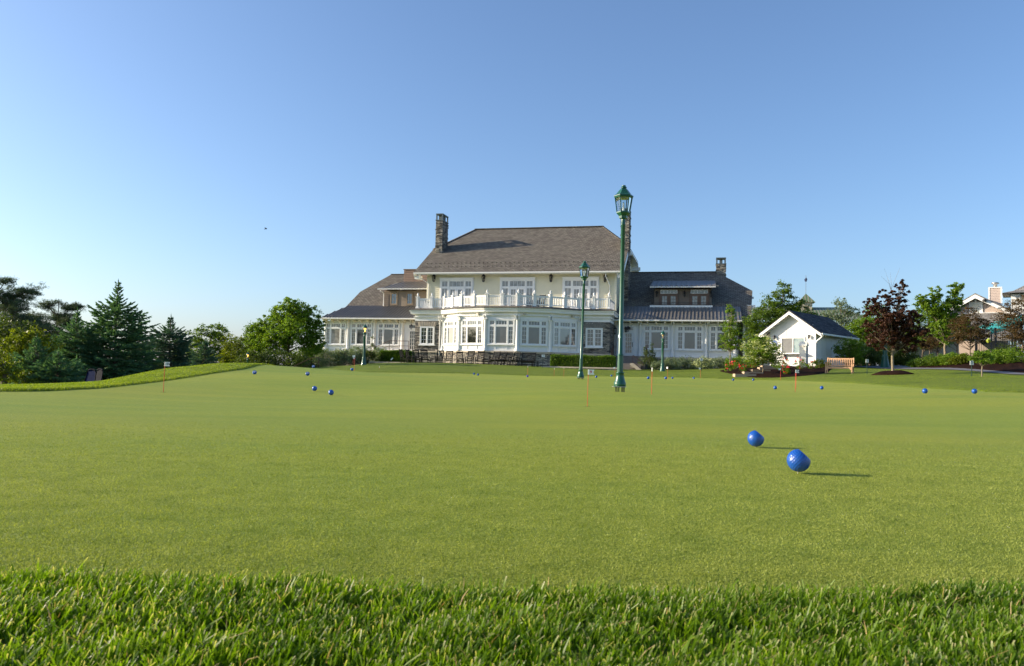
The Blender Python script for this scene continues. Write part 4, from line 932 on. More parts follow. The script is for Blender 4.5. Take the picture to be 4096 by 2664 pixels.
def pine(loc, Hh, plumes, label, seed, lean=0.0, n=9000):
    r = np.random.default_rng(seed); root = empty('pine_tree', loc, 0, label, 'pine tree', 'tall pines at the left'); mb = MB()
    mb.tube([(0, 0, -.2), (lean*.4, 0, Hh*.5), (lean, 0, Hh)], [Hh*.022, Hh*.014, .02], 8); P = []
    tot = sum(p[3] for p in plumes)
    for (x, y, z, s) in plumes:
        zb = max(.5, z-abs(x)*.55-.3); s0 = Vector((lean*zb/Hh, 0, zb)); c = Vector((x, y, z)); mb.tube([s0, s0.lerp(c, .55)+Vector((0, 0, -.1)), c], [.05, .035, .01], 5, False)
        m_ = int(n*s/tot); nt_ = max(4, m_//40); tc_ = r.normal(size=(nt_, 3))*np.array([s*.62, s*.5, s*.30]); tc_[:, 2] += np.abs(tc_[:, 0])*.18
        for q in tc_: mb.tube([c-Vector((c.x*.15, 0, .05)), c+Vector(q)], [.014, .005], 4, False)
        k = r.integers(0, nt_, m_); P.append(tc_[k]+r.normal(size=(m_, 3))*np.array([.11, .11, .055])+np.array([x, y, z]))
    P = np.concatenate(P); nn = len(P); d = r.normal(size=(nn, 3)); d[:, 2] = np.abs(d[:, 2])*1.1; d /= np.linalg.norm(d, axis=1)[:, None]; s_n = r.uniform(.1, .2, nn)[:, None]
    q = np.cross(d, r.normal(size=d.shape)); q /= np.linalg.norm(q, axis=1)[:, None]; w_ = .011
    V = np.stack([P-q*w_, P+q*w_, P+d*s_n+q*w_*.5, P+d*s_n-q*w_*.5], 1).reshape(-1, 3)
    link('crown', npmesh('crown', V, np.arange(nn*4).reshape(-1, 4)), GPINE, root); mb.build('trunk', BARK, root); return root
pine(at(-60, 52), 7.9, [(0.9, 0, 7.5, .5), (2.5, .3, 6.9, .5), (-1, 0, 7.2, .8), (1.8, -.4, 5.5, .7), (.7, .3, 5.9, .9), (2.4, .2, 4.8, .8), (3.2, 0, 4.2, .9), (2.6, .6, 3.6, 1.0), (1.4, -.5, 4.4, 1.0), (3.6, 0, 3.0, 1.0), (2.0, 0, 2.9, 1.2), (0.5, 0, 3.6, 1.2), (3.9, .5, 2.2, 1.0), (2.6, -.5, 1.8, 1.2), (.6, .5, 2.2, 1.3), (1.9, 0, 6.6, .9), (.6, 0, 6.4, 1.0), (1.6, 0, 6.0, .9), (1.5, .4, 5.0, 1.1), (2.2, 0, 4.3, 1.1), (3.0, 0, 3.6, 1.1)], 'tallest pine with layered dark branches at the left edge', 21, .3, 52000)
pine(at(205, 55), 6.3, [(-.6, 0, 6.0, .5), (.9, .2, 5.9, .5), (1.5, 0, 5.95, .3), (-1.6, 0, 5.1, .55), (-2.4, .2, 4.9, .35), (.2, .3, 5.2, .75), (1.0, -.2, 4.8, .7), (-1.0, .3, 4.5, .7), (2.0, 0, 4.2, .6), (2.7, .3, 4.0, .4), (.3, 0, 4.1, .85), (-1.3, 0, 3.7, .8), (1.4, 0, 3.3, .85), (-.3, .4, 3.0, .9), (-1.8, 0, 2.8, .8), (.9, 0, 2.2, 1.0), (-.9, 0, 1.8, 1.0)], 'feathery pine with spreading open branches, behind the mid height spruce', 22, .2, 40000)
tree('deciduous_tree', at(20, 36), LB((0, 0, 3.0, 1.0, .8), (.7, 0, 2.4, 1.0, .8), (-.8, 0, 2.2, 1.1, 1.0), (.2, 0, 1.3, 1.4, 1.1)), 9000, .12, GDK, 'olive green leafy tree at the left edge in front of the pine', seed=31)
tree('deciduous_tree', at(95, 32), LB((0, 0, 2.2, .85, .75), (.9, 0, 1.9, .6, .6), (-.7, 0, 1.6, .9, .8), (.3, 0, 1.0, 1.1, .8)), 6500, .11, GYEL, 'yellow green leafy tree glowing in the sun beside the low bluish spruce', seed=32, up=.1)
tree('deciduous_tree', at(10, 27), LB((0, 0, .9, .9, .6), (-.5, 0, 1.2, .7, .6), (.9, 0, .5, .6, .4)), 3800, .09, GYEL, 'low yellow green bush at the bottom of the left edge', 'bush', seed=33)
# middle left group
tree('deciduous_tree', at(835, 58), LB((0, 0, 3.6, .95, .7), (.7, 0, 3.0, 1.1, 1.0), (-.9, 0, 3.0, 1.0, .8), (-.4, 0, 2.0, 1.5, 1.0), (1.2, .3, 1.6, 1.3, 1.1), (.1, 0, .9, 1.9, .9)), 11000, .14, GDEC, 'round topped green tree behind the small blue green spruce', seed=41, trunk=(.07, .8))
tree('deciduous_tree', at(925, 54), LB((0, 0, 2.1, .9, .9), (.5, 0, 1.2, 1.1, 1.0), (-.5, 0, 1.0, 1.0, .9)), 5200, .12, GYEL, 'loose olive tree between the round topped tree and the broad tree', seed=42, trunk=(.05, .5), clump=.28)
tree('deciduous_tree', at(1150, 56), LB((.1, 0, 4.5, 1.25, 1.0), (1.2, 0, 4.1, 1.05, .95), (-1.1, .2, 3.9, 1.1, .95), (2.0, 0, 3.2, .75, 1.0), (-2.0, 0, 3.0, 1.0, .9), (.2, -.5, 3.1, 1.9, 1.1), (-2.3, 0, 2.0, 1.0, .8), (-1.0, -.4, 2.1, 1.4, .8), (1.7, 0, 2.0, 1.1, .9)), 40000, .125, GDEC2, 'broad spreading green tree beside the left wing of the clubhouse', seed=43, trunk=(.11, 1.3), clump=.17, per=34, limbs=60, shell=.5)
tree('deciduous_tree', at(1010, 60), LB((0, 0, 3.2, 1.0, 1.0), (-.9, 0, 2.2, 1.1, 1.0), (.5, 0, 1.6, 1.6, 1.2), (-.8, 0, .9, 1.5, .8)), 12000, .13, GDEC, 'leafy green tree behind the short lamp post, left of the broad tree', seed=44, trunk=(.06, .6))
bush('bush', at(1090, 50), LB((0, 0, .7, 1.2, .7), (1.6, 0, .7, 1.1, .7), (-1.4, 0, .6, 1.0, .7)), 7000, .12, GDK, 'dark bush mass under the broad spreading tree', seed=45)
bush('bush', at(1215, 62), LB((0, 0, .9, 1.1, 1.1), (.8, 0, 1.4, .8, .8)), 5000, .12, GDEC, 'dark green bush behind the handrail of the garden stairs', seed=46)
# ================================================================ shrubs by the left wing
for i, (px, d, w_, h_, mt_, lab) in enumerate([(1320, 61, 1.3, 1.25, GWIL, 'grey green willow bush at the left corner of the clubhouse'), (1395, 61, 1.15, 1.15, GWIL, 'grey green willow bush between the corner bush and the short green lamp'),
        (1440, 62, .75, 1.2, GWIL, 'narrow grey green bush directly behind the left short lamp'), (1262, 62, .8, 1.0, GWIL, 'leftmost grey green bush against the broad tree'), (1530, 65.3, .9, 1.2, GWIL, 'pale bush behind the hedge beside the left stairs')]):
    bush('bush', at(px, d), LB((0, 0, h_*.6, w_, h_*.65), (w_*.5, .1, h_*.5, w_*.6, h_*.55), (-w_*.5, 0, h_*.7, w_*.6, h_*.55)), 6500, .09, mt_, lab, seed=50+i, group='bushes along the clubhouse')
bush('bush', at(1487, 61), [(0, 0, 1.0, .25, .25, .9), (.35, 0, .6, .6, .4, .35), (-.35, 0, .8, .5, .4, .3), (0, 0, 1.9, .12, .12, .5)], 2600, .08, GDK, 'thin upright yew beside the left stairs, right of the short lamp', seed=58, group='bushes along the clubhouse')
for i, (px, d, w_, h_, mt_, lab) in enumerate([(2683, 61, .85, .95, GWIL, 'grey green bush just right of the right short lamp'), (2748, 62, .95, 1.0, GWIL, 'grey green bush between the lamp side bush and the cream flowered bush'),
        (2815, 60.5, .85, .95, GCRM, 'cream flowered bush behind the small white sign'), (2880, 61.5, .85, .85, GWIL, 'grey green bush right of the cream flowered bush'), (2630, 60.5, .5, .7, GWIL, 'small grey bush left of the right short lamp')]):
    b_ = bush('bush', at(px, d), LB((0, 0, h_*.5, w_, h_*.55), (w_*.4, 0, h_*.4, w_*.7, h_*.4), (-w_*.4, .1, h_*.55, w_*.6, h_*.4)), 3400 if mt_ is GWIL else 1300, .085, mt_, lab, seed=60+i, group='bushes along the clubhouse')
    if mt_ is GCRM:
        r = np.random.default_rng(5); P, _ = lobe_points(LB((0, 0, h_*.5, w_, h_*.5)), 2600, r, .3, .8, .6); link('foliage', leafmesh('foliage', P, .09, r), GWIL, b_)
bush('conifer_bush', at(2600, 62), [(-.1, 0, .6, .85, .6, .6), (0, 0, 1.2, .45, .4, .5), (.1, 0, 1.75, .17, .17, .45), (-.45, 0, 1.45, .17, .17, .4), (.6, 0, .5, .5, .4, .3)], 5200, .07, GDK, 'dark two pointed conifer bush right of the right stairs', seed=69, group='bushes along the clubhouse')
# ================================================================ HEDGES on low stone planters
def hedge(px0, px1, d0, d1, zb, h, dep, label, seed):
    x0 = xat(px0, d0, zb); x1 = xat(px1, d1, zb); Lh = math.hypot(x1-x0, d1-d0); a = math.atan2(d1-d0, x1-x0); r = np.random.default_rng(seed)
    root = empty('hedge', (x0, d0, zb), a, label, 'hedge', 'clipped hedges by the patio'); n = 15000
    f = r.integers(0, 3, n); u = r.uniform(0, Lh, n); v = r.uniform(0, dep, n); w_ = r.uniform(0, h, n)
    v = np.where(f == 0, r.normal(0, .03, n), v); w_ = np.where(f == 1, h+r.normal(0, .035, n), w_); u = np.where(f == 2, np.where(r.uniform(size=n) < .5, 0, Lh)+r.normal(0, .03, n), u)
    w_ += .04*np.sin(u*3.1+seed)*(w_ > h*.8)
    k = r.uniform(size=n) < .75; P = np.stack([u, v, w_], 1)
    link('foliage', leafmesh('foliage', P, .075, r, .7), GHED, root)
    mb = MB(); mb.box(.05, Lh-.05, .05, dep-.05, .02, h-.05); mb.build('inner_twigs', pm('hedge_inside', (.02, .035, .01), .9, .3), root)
hz = hw(-10, 60)
# left planter wall + hedge
def low_wall(px0, px1, d0, d1, z0, z1, thick, label, capm=LIME):
    x0 = xat(px0, d0, z1); x1 = xat(px1, d1, z1); Lh = math.hypot(x1-x0, d1-d0); a = math.atan2(d1-d0, x1-x0)
    root = empty('planter_wall', (x0, d0, z0), a, label, 'wall', 'low stone planter walls'); mb = MB(); mb.box(0, Lh, 0, thick, -.4, z1-z0-.1); mb.build('stone_wall', STONE, root)
    mb = MB(); mb.box(-.04, Lh+.04, -.05, thick, z1-z0-.1, z1-z0); mb.build('cap', capm, root)
def zpy(px, py, d): return unp(px, py, d)[2]
low_wall(1478, 1625, 60.6, 60.0, zpy(1550, 1470, 60), zpy(1550, 1447, 60.3), 1.6, 'low stone planter wall left of the rocking chairs')
hedge(1520, 1640, 61.3, 60.9, zpy(1600, 1448, 61), .85, 1.1, 'short clipped hedge left of the rocking chairs', 3)
low_wall(2168, 2475, 58.6, 57.2, zpy(2300, 1490, 58), zpy(2300, 1467, 58), 2.4, 'low stone planter wall under the right hedge')
hedge(2203, 2456, 59.4, 58.4, zpy(2300, 1467, 59), .82, 1.3, 'long clipped hedge right of the patio', 7)
# ================================================================ PATIO
PZ = zpy(1900, 1462, 59.0)-.05
mb = MB(); q = [hw(-25, 58.6), hw(-10.5, 58.6), hw(-10.5, 65), hw(-25, 65)]; mb.slab([(x, y, PZ) for x, y in q], (0, 0, -.5))
tag(mb.build('patio', PAVE), 'paved patio in front of the clubhouse bay', None, None, 'structure')
# ================================================================ STAIRS
def rail(mb, pts, zt, r=.03, n=0, low=None):
    mb.tube([(p[0], p[1], p[2]+zt) for p in pts], r, 6)
    if low is not None: mb.tube([(p[0], p[1], p[2]+low) for p in pts], r*.7, 5)
    for i in range(len(pts)-1):
        p, q = Vector(pts[i]), Vector(pts[i+1]); m_ = max(1, int((q-p).length/.22)) if n else 1
        for k in range(m_+1):
            c = p.lerp(q, k/m_); big = k in (0, m_); mb.bar((c.x, c.y, c.z+(0 if big else (low or 0))), (c.x, c.y, c.z+zt), .035 if big else .016)
IRON = pm('bronze_rail', (0.09, 0.045, 0.03), .45, .15, metal=.4)
SR = empty('entrance_stairs', (*hw(-6.0, 62), 1.0), -ALPHA, 'stone entrance stairs with railings in front of the right door', 'stairs', 'clubhouse stairs')
def s3(u, v, w_): return (u+6.0, v-62, w_-1.0)
mb = MB(); mb.box(-7.6+6, -4.6+6, 65.6-62, 68.3-62, -.5, 1.33)
for k in range(4): mb.box(-7.6+6, -4.6+6, 65.6-62-(k+1)*.36, 65.6-62-k*.36+.01*0, -.5, 1.33-.165*(k+1))
mb.box(-7.6+6, -4.6+6, 62.6-62, 64.16-62, -.5, .64)
for k in range(4): mb.box(-7.4+6, -4.9+6, 62.6-62-(k+1)*.36, 62.6-62-k*.36, -.5, .64-.165*(k+1))
mb.build('steps', pm('step_stone', (0.17, 0.15, 0.13), .85, .2, 2.0, .3, 20), SR)
VQ = 61.2
def q3(px, py, dv=0): u_, w_ = hp(px, py, VQ+dv); return s3(u_, VQ+dv, w_)
mb = MB(); mb.slab([q3(2520, 1453), q3(2531, 1452), q3(2540, 1458), q3(2570, 1483), q3(2570, 1490), q3(2558, 1490), q3(2536, 1470), q3(2520, 1460)], (0, .3, 0)); mb.build('cheek_wall', LIME, SR)
mb = MB(); mb.slab([q3(2520, 1462, .32), q3(2536, 1470, .32), q3(2552, 1484, .32), q3(2552, 1498, .32), q3(2520, 1498, .32)], (0, .2, 0)); mb.build('side_wall', STONE, SR)
mb = MB(); mb.slab([s3(-7.95, 63.5, 2.2), s3(-7.95, 62.4, 1.9), s3(-7.95, 60.8, 1.1), s3(-7.95, 63.5, .8)], (.35, 0, 0)); mb.build('cheek_wall', LIME, SR)
mb = MB(); rail(mb, [q3(2531, 1452, .1), q3(2572, 1485, .1)], .62, .028, 1, .1); mb.build('handrail', IRON, SR)
mb = MB(); rail(mb, [s3(-4.7, 65.9, 2.33), s3(-4.7, 64.2, 1.7)], 1.0, .028, 1, .12); rail(mb, [s3(-7.5, 65.9, 2.33), s3(-7.5, 64.2, 1.7)], 1.0, .028, 1, .12); mb.build('handrail', IRON, SR)
SLt = empty('entrance_stairs', (*hw(-27.5, 66), 1.0), -ALPHA, 'stone stairs with curved iron railings down from the left door', 'stairs', 'clubhouse stairs')
def s4(u, v, w_): return (u+27.5, v-66, w_-1.0)
mb = MB(); mb.box(-28.4+27.5, -25.2+27.5, 66.6-66, 68.3-66, -.5, 1.33)
for k in range(4): mb.box(-28.4+27.5-(k+1)*.36, -28.4+27.5-k*.36, .6, 2.3, -.5, 1.33-.165*(k+1))
mb.box(-31+27.5, -29.84+27.5, -1.4, 2.3, -.5, .62)
for k in range(5): mb.box(-31+27.5, -29.6+27.5, -1.4-(k+1)*.36, -1.4-k*.36, -.5, .62-.15*(k+1))
mb.build('steps', LIME, SLt)
mb = MB(); mb.slab([s4(-29.5, 65, 2.05), s4(-29.5, 64.0, 1.7), s4(-29.5, 61.5, .9), s4(-29.5, 65, .7)], (.35, 0, 0)); mb.slab([s4(-28.3, 66.3, 2.5), s4(-26.2, 66.3, 2.5), s4(-26.2, 66.3, 2.2), s4(-29.6, 66.3, 1.5), s4(-29.6, 66.3, 1.75)], (0, .25, 0)); mb.build('cheek_wall', LIME, SLt)
mb = MB(); rail(mb, [s4(-26.3, 66.5, 2.35), s4(-28.2, 66.5, 2.35), s4(-29.7, 66.5, 1.7)], 1.0, .028, 0, .55); mb.build('handrail', IRON, SLt)
mb = MB(); rail(mb, [s4(-29.3, 66.0, 1.95), s4(-29.35, 65.0, 1.95), s4(-29.4, 64.0, 1.6), s4(-29.4, 61.7, .9)], .85, .028, 1, .12); rail(mb, [s4(-31.0, 65.0, 1.65), s4(-31.0, 62.0, .75)], .85, .028, 1, .12); mb.build('handrail', IRON, SLt)
gx, gy, gz = at(1222, 47); GS = empty('garden_stairs', (gx, gy, gz-.4), 0, 'dark garden stairs with a thin iron handrail between the mound and the willow bushes', 'stairs')
mb = MB()
for k in range(5): mb.box(-.9+k*.35, -.55+k*.35, 0, 1.6, -.5, k*.15)
mb.build('steps', pm('brown_step', (.2, .13, .1), .9), GS)  # one even brown for all the garden steps
mb = MB(); rail(mb, [(-1.0, -.1, -.05), (.35, -.1, .65), (.8, -.1, .7)], .62, .02, 0, .3); mb.build('handrail', IRON, GS)

for i, (x_, y_, h_) in enumerate(((-58, 36, 8.5), (-66, 44, 10), (-62, 52, 9))):
    s_ = h_/5
    tree('deciduous_tree', (x_, y_, g1(x_, y_)), [tuple(q*s_ for q in l) for l in LB((0, 0, 4.0, 1.3, 1.0), (1.2, 0, 3.1, 1.2, 1.0), (-1.2, 0, 3.0, 1.2, 1.0), (0, .8, 2.1, 1.8, 1.2))], 7000, .3, GDEC, ['dark leafy tree standing off to the left, nearest of three', 'tallest dark leafy tree standing off to the left, middle of three', 'dark leafy tree standing off to the left, farthest of three'][i], seed=200+i)
# ================================================================ BALL SHAPED TEE MARKERS
BLUE = pm('blue_enamel', (0.006, 0.072, 0.34), .22, .05, 2.0, coat=.6)
PURP = pm('violet_enamel', (0.05, 0.035, 0.36), .25, .05, 2.0, coat=.5)
STEEL = pm('steel', (0.55, 0.52, 0.47), .35, .1, metal=.8)
SIGNW = pm('sign_white', (0.85, 0.85, 0.83), .5, .02)
R0 = .06
def ballmesh(cut, depth=.74, nu=132, nvv=66):
    c = Vector(cut).normalized(); n = 300; i = np.arange(n)+.5; ph = np.arccos(1-2*i/n); th = np.pi*(1+5**.5)*i
    dm = np.stack([np.cos(th)*np.sin(ph), np.sin(th)*np.sin(ph), np.cos(ph)], 1)
    u = np.linspace(0, 2*np.pi, nu, endpoint=False); v = np.linspace(0.0, np.pi, nvv)
    Vv, Uu = np.meshgrid(v, u, indexing='ij'); D = np.stack([np.cos(Uu)*np.sin(Vv), np.sin(Uu)*np.sin(Vv), np.cos(Vv)], -1).reshape(-1, 3)
    ang = np.arccos(np.clip(D@dm.T, -1, 1)).min(1); r = R0*(1-.035*np.clip(1-(ang/.085)**2, 0, 1)**.7)
    P = D*r[:, None]; cc = np.array(c); h = P@cc; lim = R0*depth; over = h > lim
    P[over] *= (lim/h[over])[:, None]
    i = np.arange(nvv-1)[:, None]*nu; j = np.arange(nu)[None, :]; F_ = np.stack([i+j, i+nu+j, i+nu+(j+1) % nu, i+(j+1) % nu], -1).reshape(-1, 4)
    me = npmesh('ball', P, F_, True)
    return me
def emblem(cut, depth, par):
    c = Vector(cut).normalized(); x = c.cross(Vector((0, 0, 1))).normalized(); y = x.cross(c); mb = MB(); o = c*(R0*depth+.001)
    k = R0*.5
    for a, b_, a2, b2 in ((-.75, .55, .75, .55), (-.5, .2, -.5, -.35), (-.5, -.35, -.15, -.35), (.05, .2, .45, .2), (.25, .2, .25, -.35), (-.75, -.65, .75, -.65), (-.75, .55, -.75, -.65), (.75, .55, .75, -.65)):
        mb.bar(o-x*(a*k)+y*(b_*k), o-x*(a2*k)+y*(b2*k), .006, .003, up=tuple(c))
    mb.build('emblem', SIGNW, par)
def ball(px, py, d, cut, label, depth=.74, mat=None, stem=.016, emb=False, seg=(132, 66)):
    x, y, z = at(px, d); zc = unp(px, py, d)[2]
    zc = max(z+R0+.004, min(zc, z+R0+.035)) if d > 10 else zc
    root = empty('tee_marker', (x, y, z), 0, label, 'tee marker', 'blue ball shaped tee markers on the putting green')
    o = link('ball', ballmesh(cut, depth, *seg), mat or BLUE, root, (0, 0, zc-z))
    MB().tube([(-.004, 0, -.03), (-.004, 0, zc-z-R0+.006)], .0028, 8).build('spike', STEEL, root)
    if emb: emblem(cut, depth, o)
UPR = (.66, -.12, .72)
ball(3194, 1842, 4.13, UPR, 'nearest and largest blue tee marker with its cut face turned to the upper right', .73)
ball(3023, 1754, 5.72, (.62, -.1, .76), 'second largest blue tee marker, left of and behind the nearest one', .74)
low = dict(seg=(56, 28))
ball(1258, 1554, 18.2, (.55, -.25, .8), 'left one of the two tee markers standing together left of centre on the green', .84, **low)
ball(1324, 1571, 17.0, (.6, .6, .6), 'right one of the two tee markers standing together left of centre, slightly nearer', .8, **low)
ball(1018, 1490, 22.5, (.1, -.75, .66), 'tee marker with a white emblem near the mound on the left crest of the green', .7, emb=True, **low)
ball(1230, 1495, 22.5, (.1, -.75, .66), 'tee marker with a white emblem on the green below the garden stairs', .7, emb=True, **low)
ball(1254, 1488, 30, (.1, -.8, .6), 'small tee marker half hidden behind the crest, right of the garden stairs', .7, emb=True, **low)
ball(1408, 1489, 31, (0, -.2, 1), 'tee marker under the short flag below the left short lamp', .8, **low)
ball(1896, 1500, 45, (.1, 0, 1), 'left one of the tiny pair of tee markers below the patio', .9, **low)
ball(1912, 1502, 44, (.5, -.5, .7), 'right one of the tiny pair of tee markers below the patio', .85, **low)
ball(2110, 1503, 41, (.6, -.2, .8), 'violet blue tee marker below the wide rocking chair', .85, PURP, **low)
ball(2385, 1507, 40, (.6, .3, .7), 'tiny tee marker right of the farther tall lamp post', .9, **low)
ball(2446, 1507, 46, (.6, .3, .7), 'tiny tee marker just left of the nearest lamp post', .9, **low)
ball(2593, 1512, 33, (.6, .5, .7), 'tee marker just left of the flag right of the nearest lamp post', .92, **low)
ball(2663, 1512, 34, (.6, .5, .7), 'tee marker beside the thin flag in front of the right short lamp', .92, **low)
ball(2690, 1512, 43, (.6, .5, .7), 'tiny tee marker right of the thin flag in front of the right short lamp', .92, **low)
ball(2775, 1512, 43, (.6, .5, .7), 'tiny tee marker at the green edge left of the mulch bed', .92, **low)
ball(2933, 1519, 41, (.6, .5, .7), 'tiny tee marker at the green edge in front of the brick steps', .92, **low)
ball(3013, 1519, 39.5, (.6, .5, .7), 'tiny tee marker at the green edge under the flowering tree', .92, **low)
ball(3101, 1551, 26, (.6, .5, .7), 'tee marker left of the flag in front of the small white shed', .92, **low)
ball(3287, 1551, 25.5, (.6, .5, .7), 'tee marker on the green in front of the bench', .92, **low)
ball(3700, 1564, 17.6, (.5, .6, .7), 'tee marker on the green in front of the maroon tree', .92, **low)
ball(3898, 1565, 18, (.5, .6, .7), 'rightmost tee marker on the green', .92, **low)
# ================================================================ HOLE FLAGS
REDP = pm('red_rod', (0.62, 0.05, 0.02), .4, .1)
REDI = pm('red_ink', (0.55, 0.02, 0.03), .5, .02); BLKI = pm('black_ink', (0.02, 0.02, 0.02), .5, .02)
def text(s, size, mat, par, loc, rot, name='number', ext=.001):
    cu = bpy.data.curves.new(name, 'FONT'); cu.body = s; cu.size = size; cu.extrude = ext; cu.align_x = 'CENTER'; cu.align_y = 'CENTER'; cu.offset = size*.015
    o = bpy.data.objects.new(name, cu); dg = None
    COL.objects.link(o); bpy.context.view_layer.update(); me = bpy.data.meshes.new_from_object(o.evaluated_get(bpy.context.evaluated_depsgraph_get()))
    bpy.data.objects.remove(o); bpy.data.curves.remove(cu)
    q = link(name, me, mat, par, loc); q.rotation_euler = rot; return q
def flag(px, d, h, num, label, rz=0.0, w_=.105, ink=None, fh=.085, sc=1.0):
    root = empty('hole_flag', at(px, d), 0, label, 'golf flag', 'small numbered flags in the putting green holes')
    MB().tube([(0, 0, -.05), (.004, 0, h*.5), (.008, 0, h-fh*.9)], (.0042 if d < 15 else .006)*sc, 8).build('rod', REDP, root)
    MB().lathe([(.054, .0), (.054, .002), (.046, .0025), (.046, -.05)], 18).build('cup', pm('cup_dark', (.03, .035, .02), .9), root)
    mb = MB(); c, s = math.cos(rz), math.sin(rz); F = lambda a, b, z: (.008+a*c-b*s, a*s+b*c, z)
    mb.slab([F(-.008, .0, h-fh), F(w_, .0, h-fh), F(w_*.78, 0, h-fh*.5), F(w_, 0, h), F(-.008, 0, h)], F(0, -.004, 0)[0:1]+(-.004*c, 0) if False else (.004*s, -.004*c, 0))
    o = mb.build('flag_cloth', SIGNW, root); MB().tube([(.008, 0, h-fh*1.02), (.008, 0, h*1.005)], .0065*sc, 8).build('sleeve', SIGNW, root)
    if num: text(num, fh*.85, ink or BLKI, o, F(w_*.40, -.0065, h-fh*.5), (math.pi/2, 0, rz))
ZS = .62
flag(2349, 13.2, .625, '9', 'flag with a red number 9 standing nearest, left of the nearest lamp post', 0, ink=REDI)
flag(2606, 17.8, .62, '', 'flag seen edge on standing right of the nearest lamp post', 1.5)
flag(653, 16, .62, '10', 'flag numbered 10 at the foot of the mound on the left', 0)
flag(3181, 22, .62, '15', 'flag numbered 15 in front of the small white shed', 0)
flag(3184, 27, .64, '3', 'flag directly behind flag 15', -.5, .08)
flag(1417, 33, .70, '12', 'flag numbered 12 beside the left short lamp', math.pi, .12)
flag(1412, 50, .60, '11', 'short looking flag behind the tee marker below the left short lamp', 0)
flag(1516, 46, .25, '', 'tiny flag top peeping over the crest right of the left short lamp', 1.5)
flag(2110, 45, .62, '', 'thin flag behind the violet blue tee marker', 1.5)
flag(2216, 45.5, .50, '', 'left one of two thin flags below the long hedge', 1.5)
flag(2255, 45, .56, '', 'right one of two thin flags below the long hedge', 1.5)
flag(2459, 44, .60, '8', 'flag just left of the nearest lamp post by the planter wall', math.pi, .11)
flag(2670, 38, .64, '', 'flag in front of the right short lamp', 2.3, .09)
flag(2801, 45, .60, '7', 'faint flag below the small white sign at the far green edge', math.pi, .1)
flag(3122, 40.5, .62, '14', 'flag numbered 14 at the far green edge below the shed steps', math.pi, .12)
# ================================================================ SMALL WHITE SIGNS ON STAKES
GRNS = pm('dark_green_stake', (0.015, 0.045, 0.03), .5, .1)
def sign(px, d, h, w_, hh, label, rz=0.0, lean=0.0):
    root = empty('stake_sign', at(px, d), rz, label, 'sign', 'small white signs on stakes around the green'); MB().bar((0, 0, -.1), (lean, 0, h-.02), .028).build('stake', GRNS, root)
    mb = MB(); mb.box(lean-w_/2, lean+w_/2, -.025, -.01, h-hh, h); o = mb.build('panel', SIGNW, root)
    mb = MB(); mb.box(lean-.012, lean+.012, -.029, -.025, h-hh*.85, h-hh*.12); mb.box(lean-.03, lean-.012, -.029, -.025, h-hh*.3, h-hh*.18); mb.build('mark', BLKI, o)
sign(2169, 57, 1.0, .22, .18, 'white sign on a stake at the right end of the patio', 0, .05)
sign(2805, 57, 1.0, .21, .2, 'white sign on a stake in front of the cream flowered bush')
sign(3468, 43, .87, .15, .19, 'white sign on a stake between the bench and the maroon tree')
sign(3887, 35, .76, .17, .2, 'white sign on a stake by the right mulch bed')
g_ = empty('leaning_sign', at(1541, 52), 0, 'thin dark stake with a pale tip leaning right on the lawn below the left hedge', 'sign'); MB().bar((0, 0, -.05), (.36, 0, .42), .02).build('stake', GRNS, g_)
mb = MB(); mb.slab([(.33, -.02, .42), (.40, -.02, .40), (.52, -.02, .54), (.46, -.02, .57)], (0, .02, 0)); mb.build('tip', SIGNW, g_)
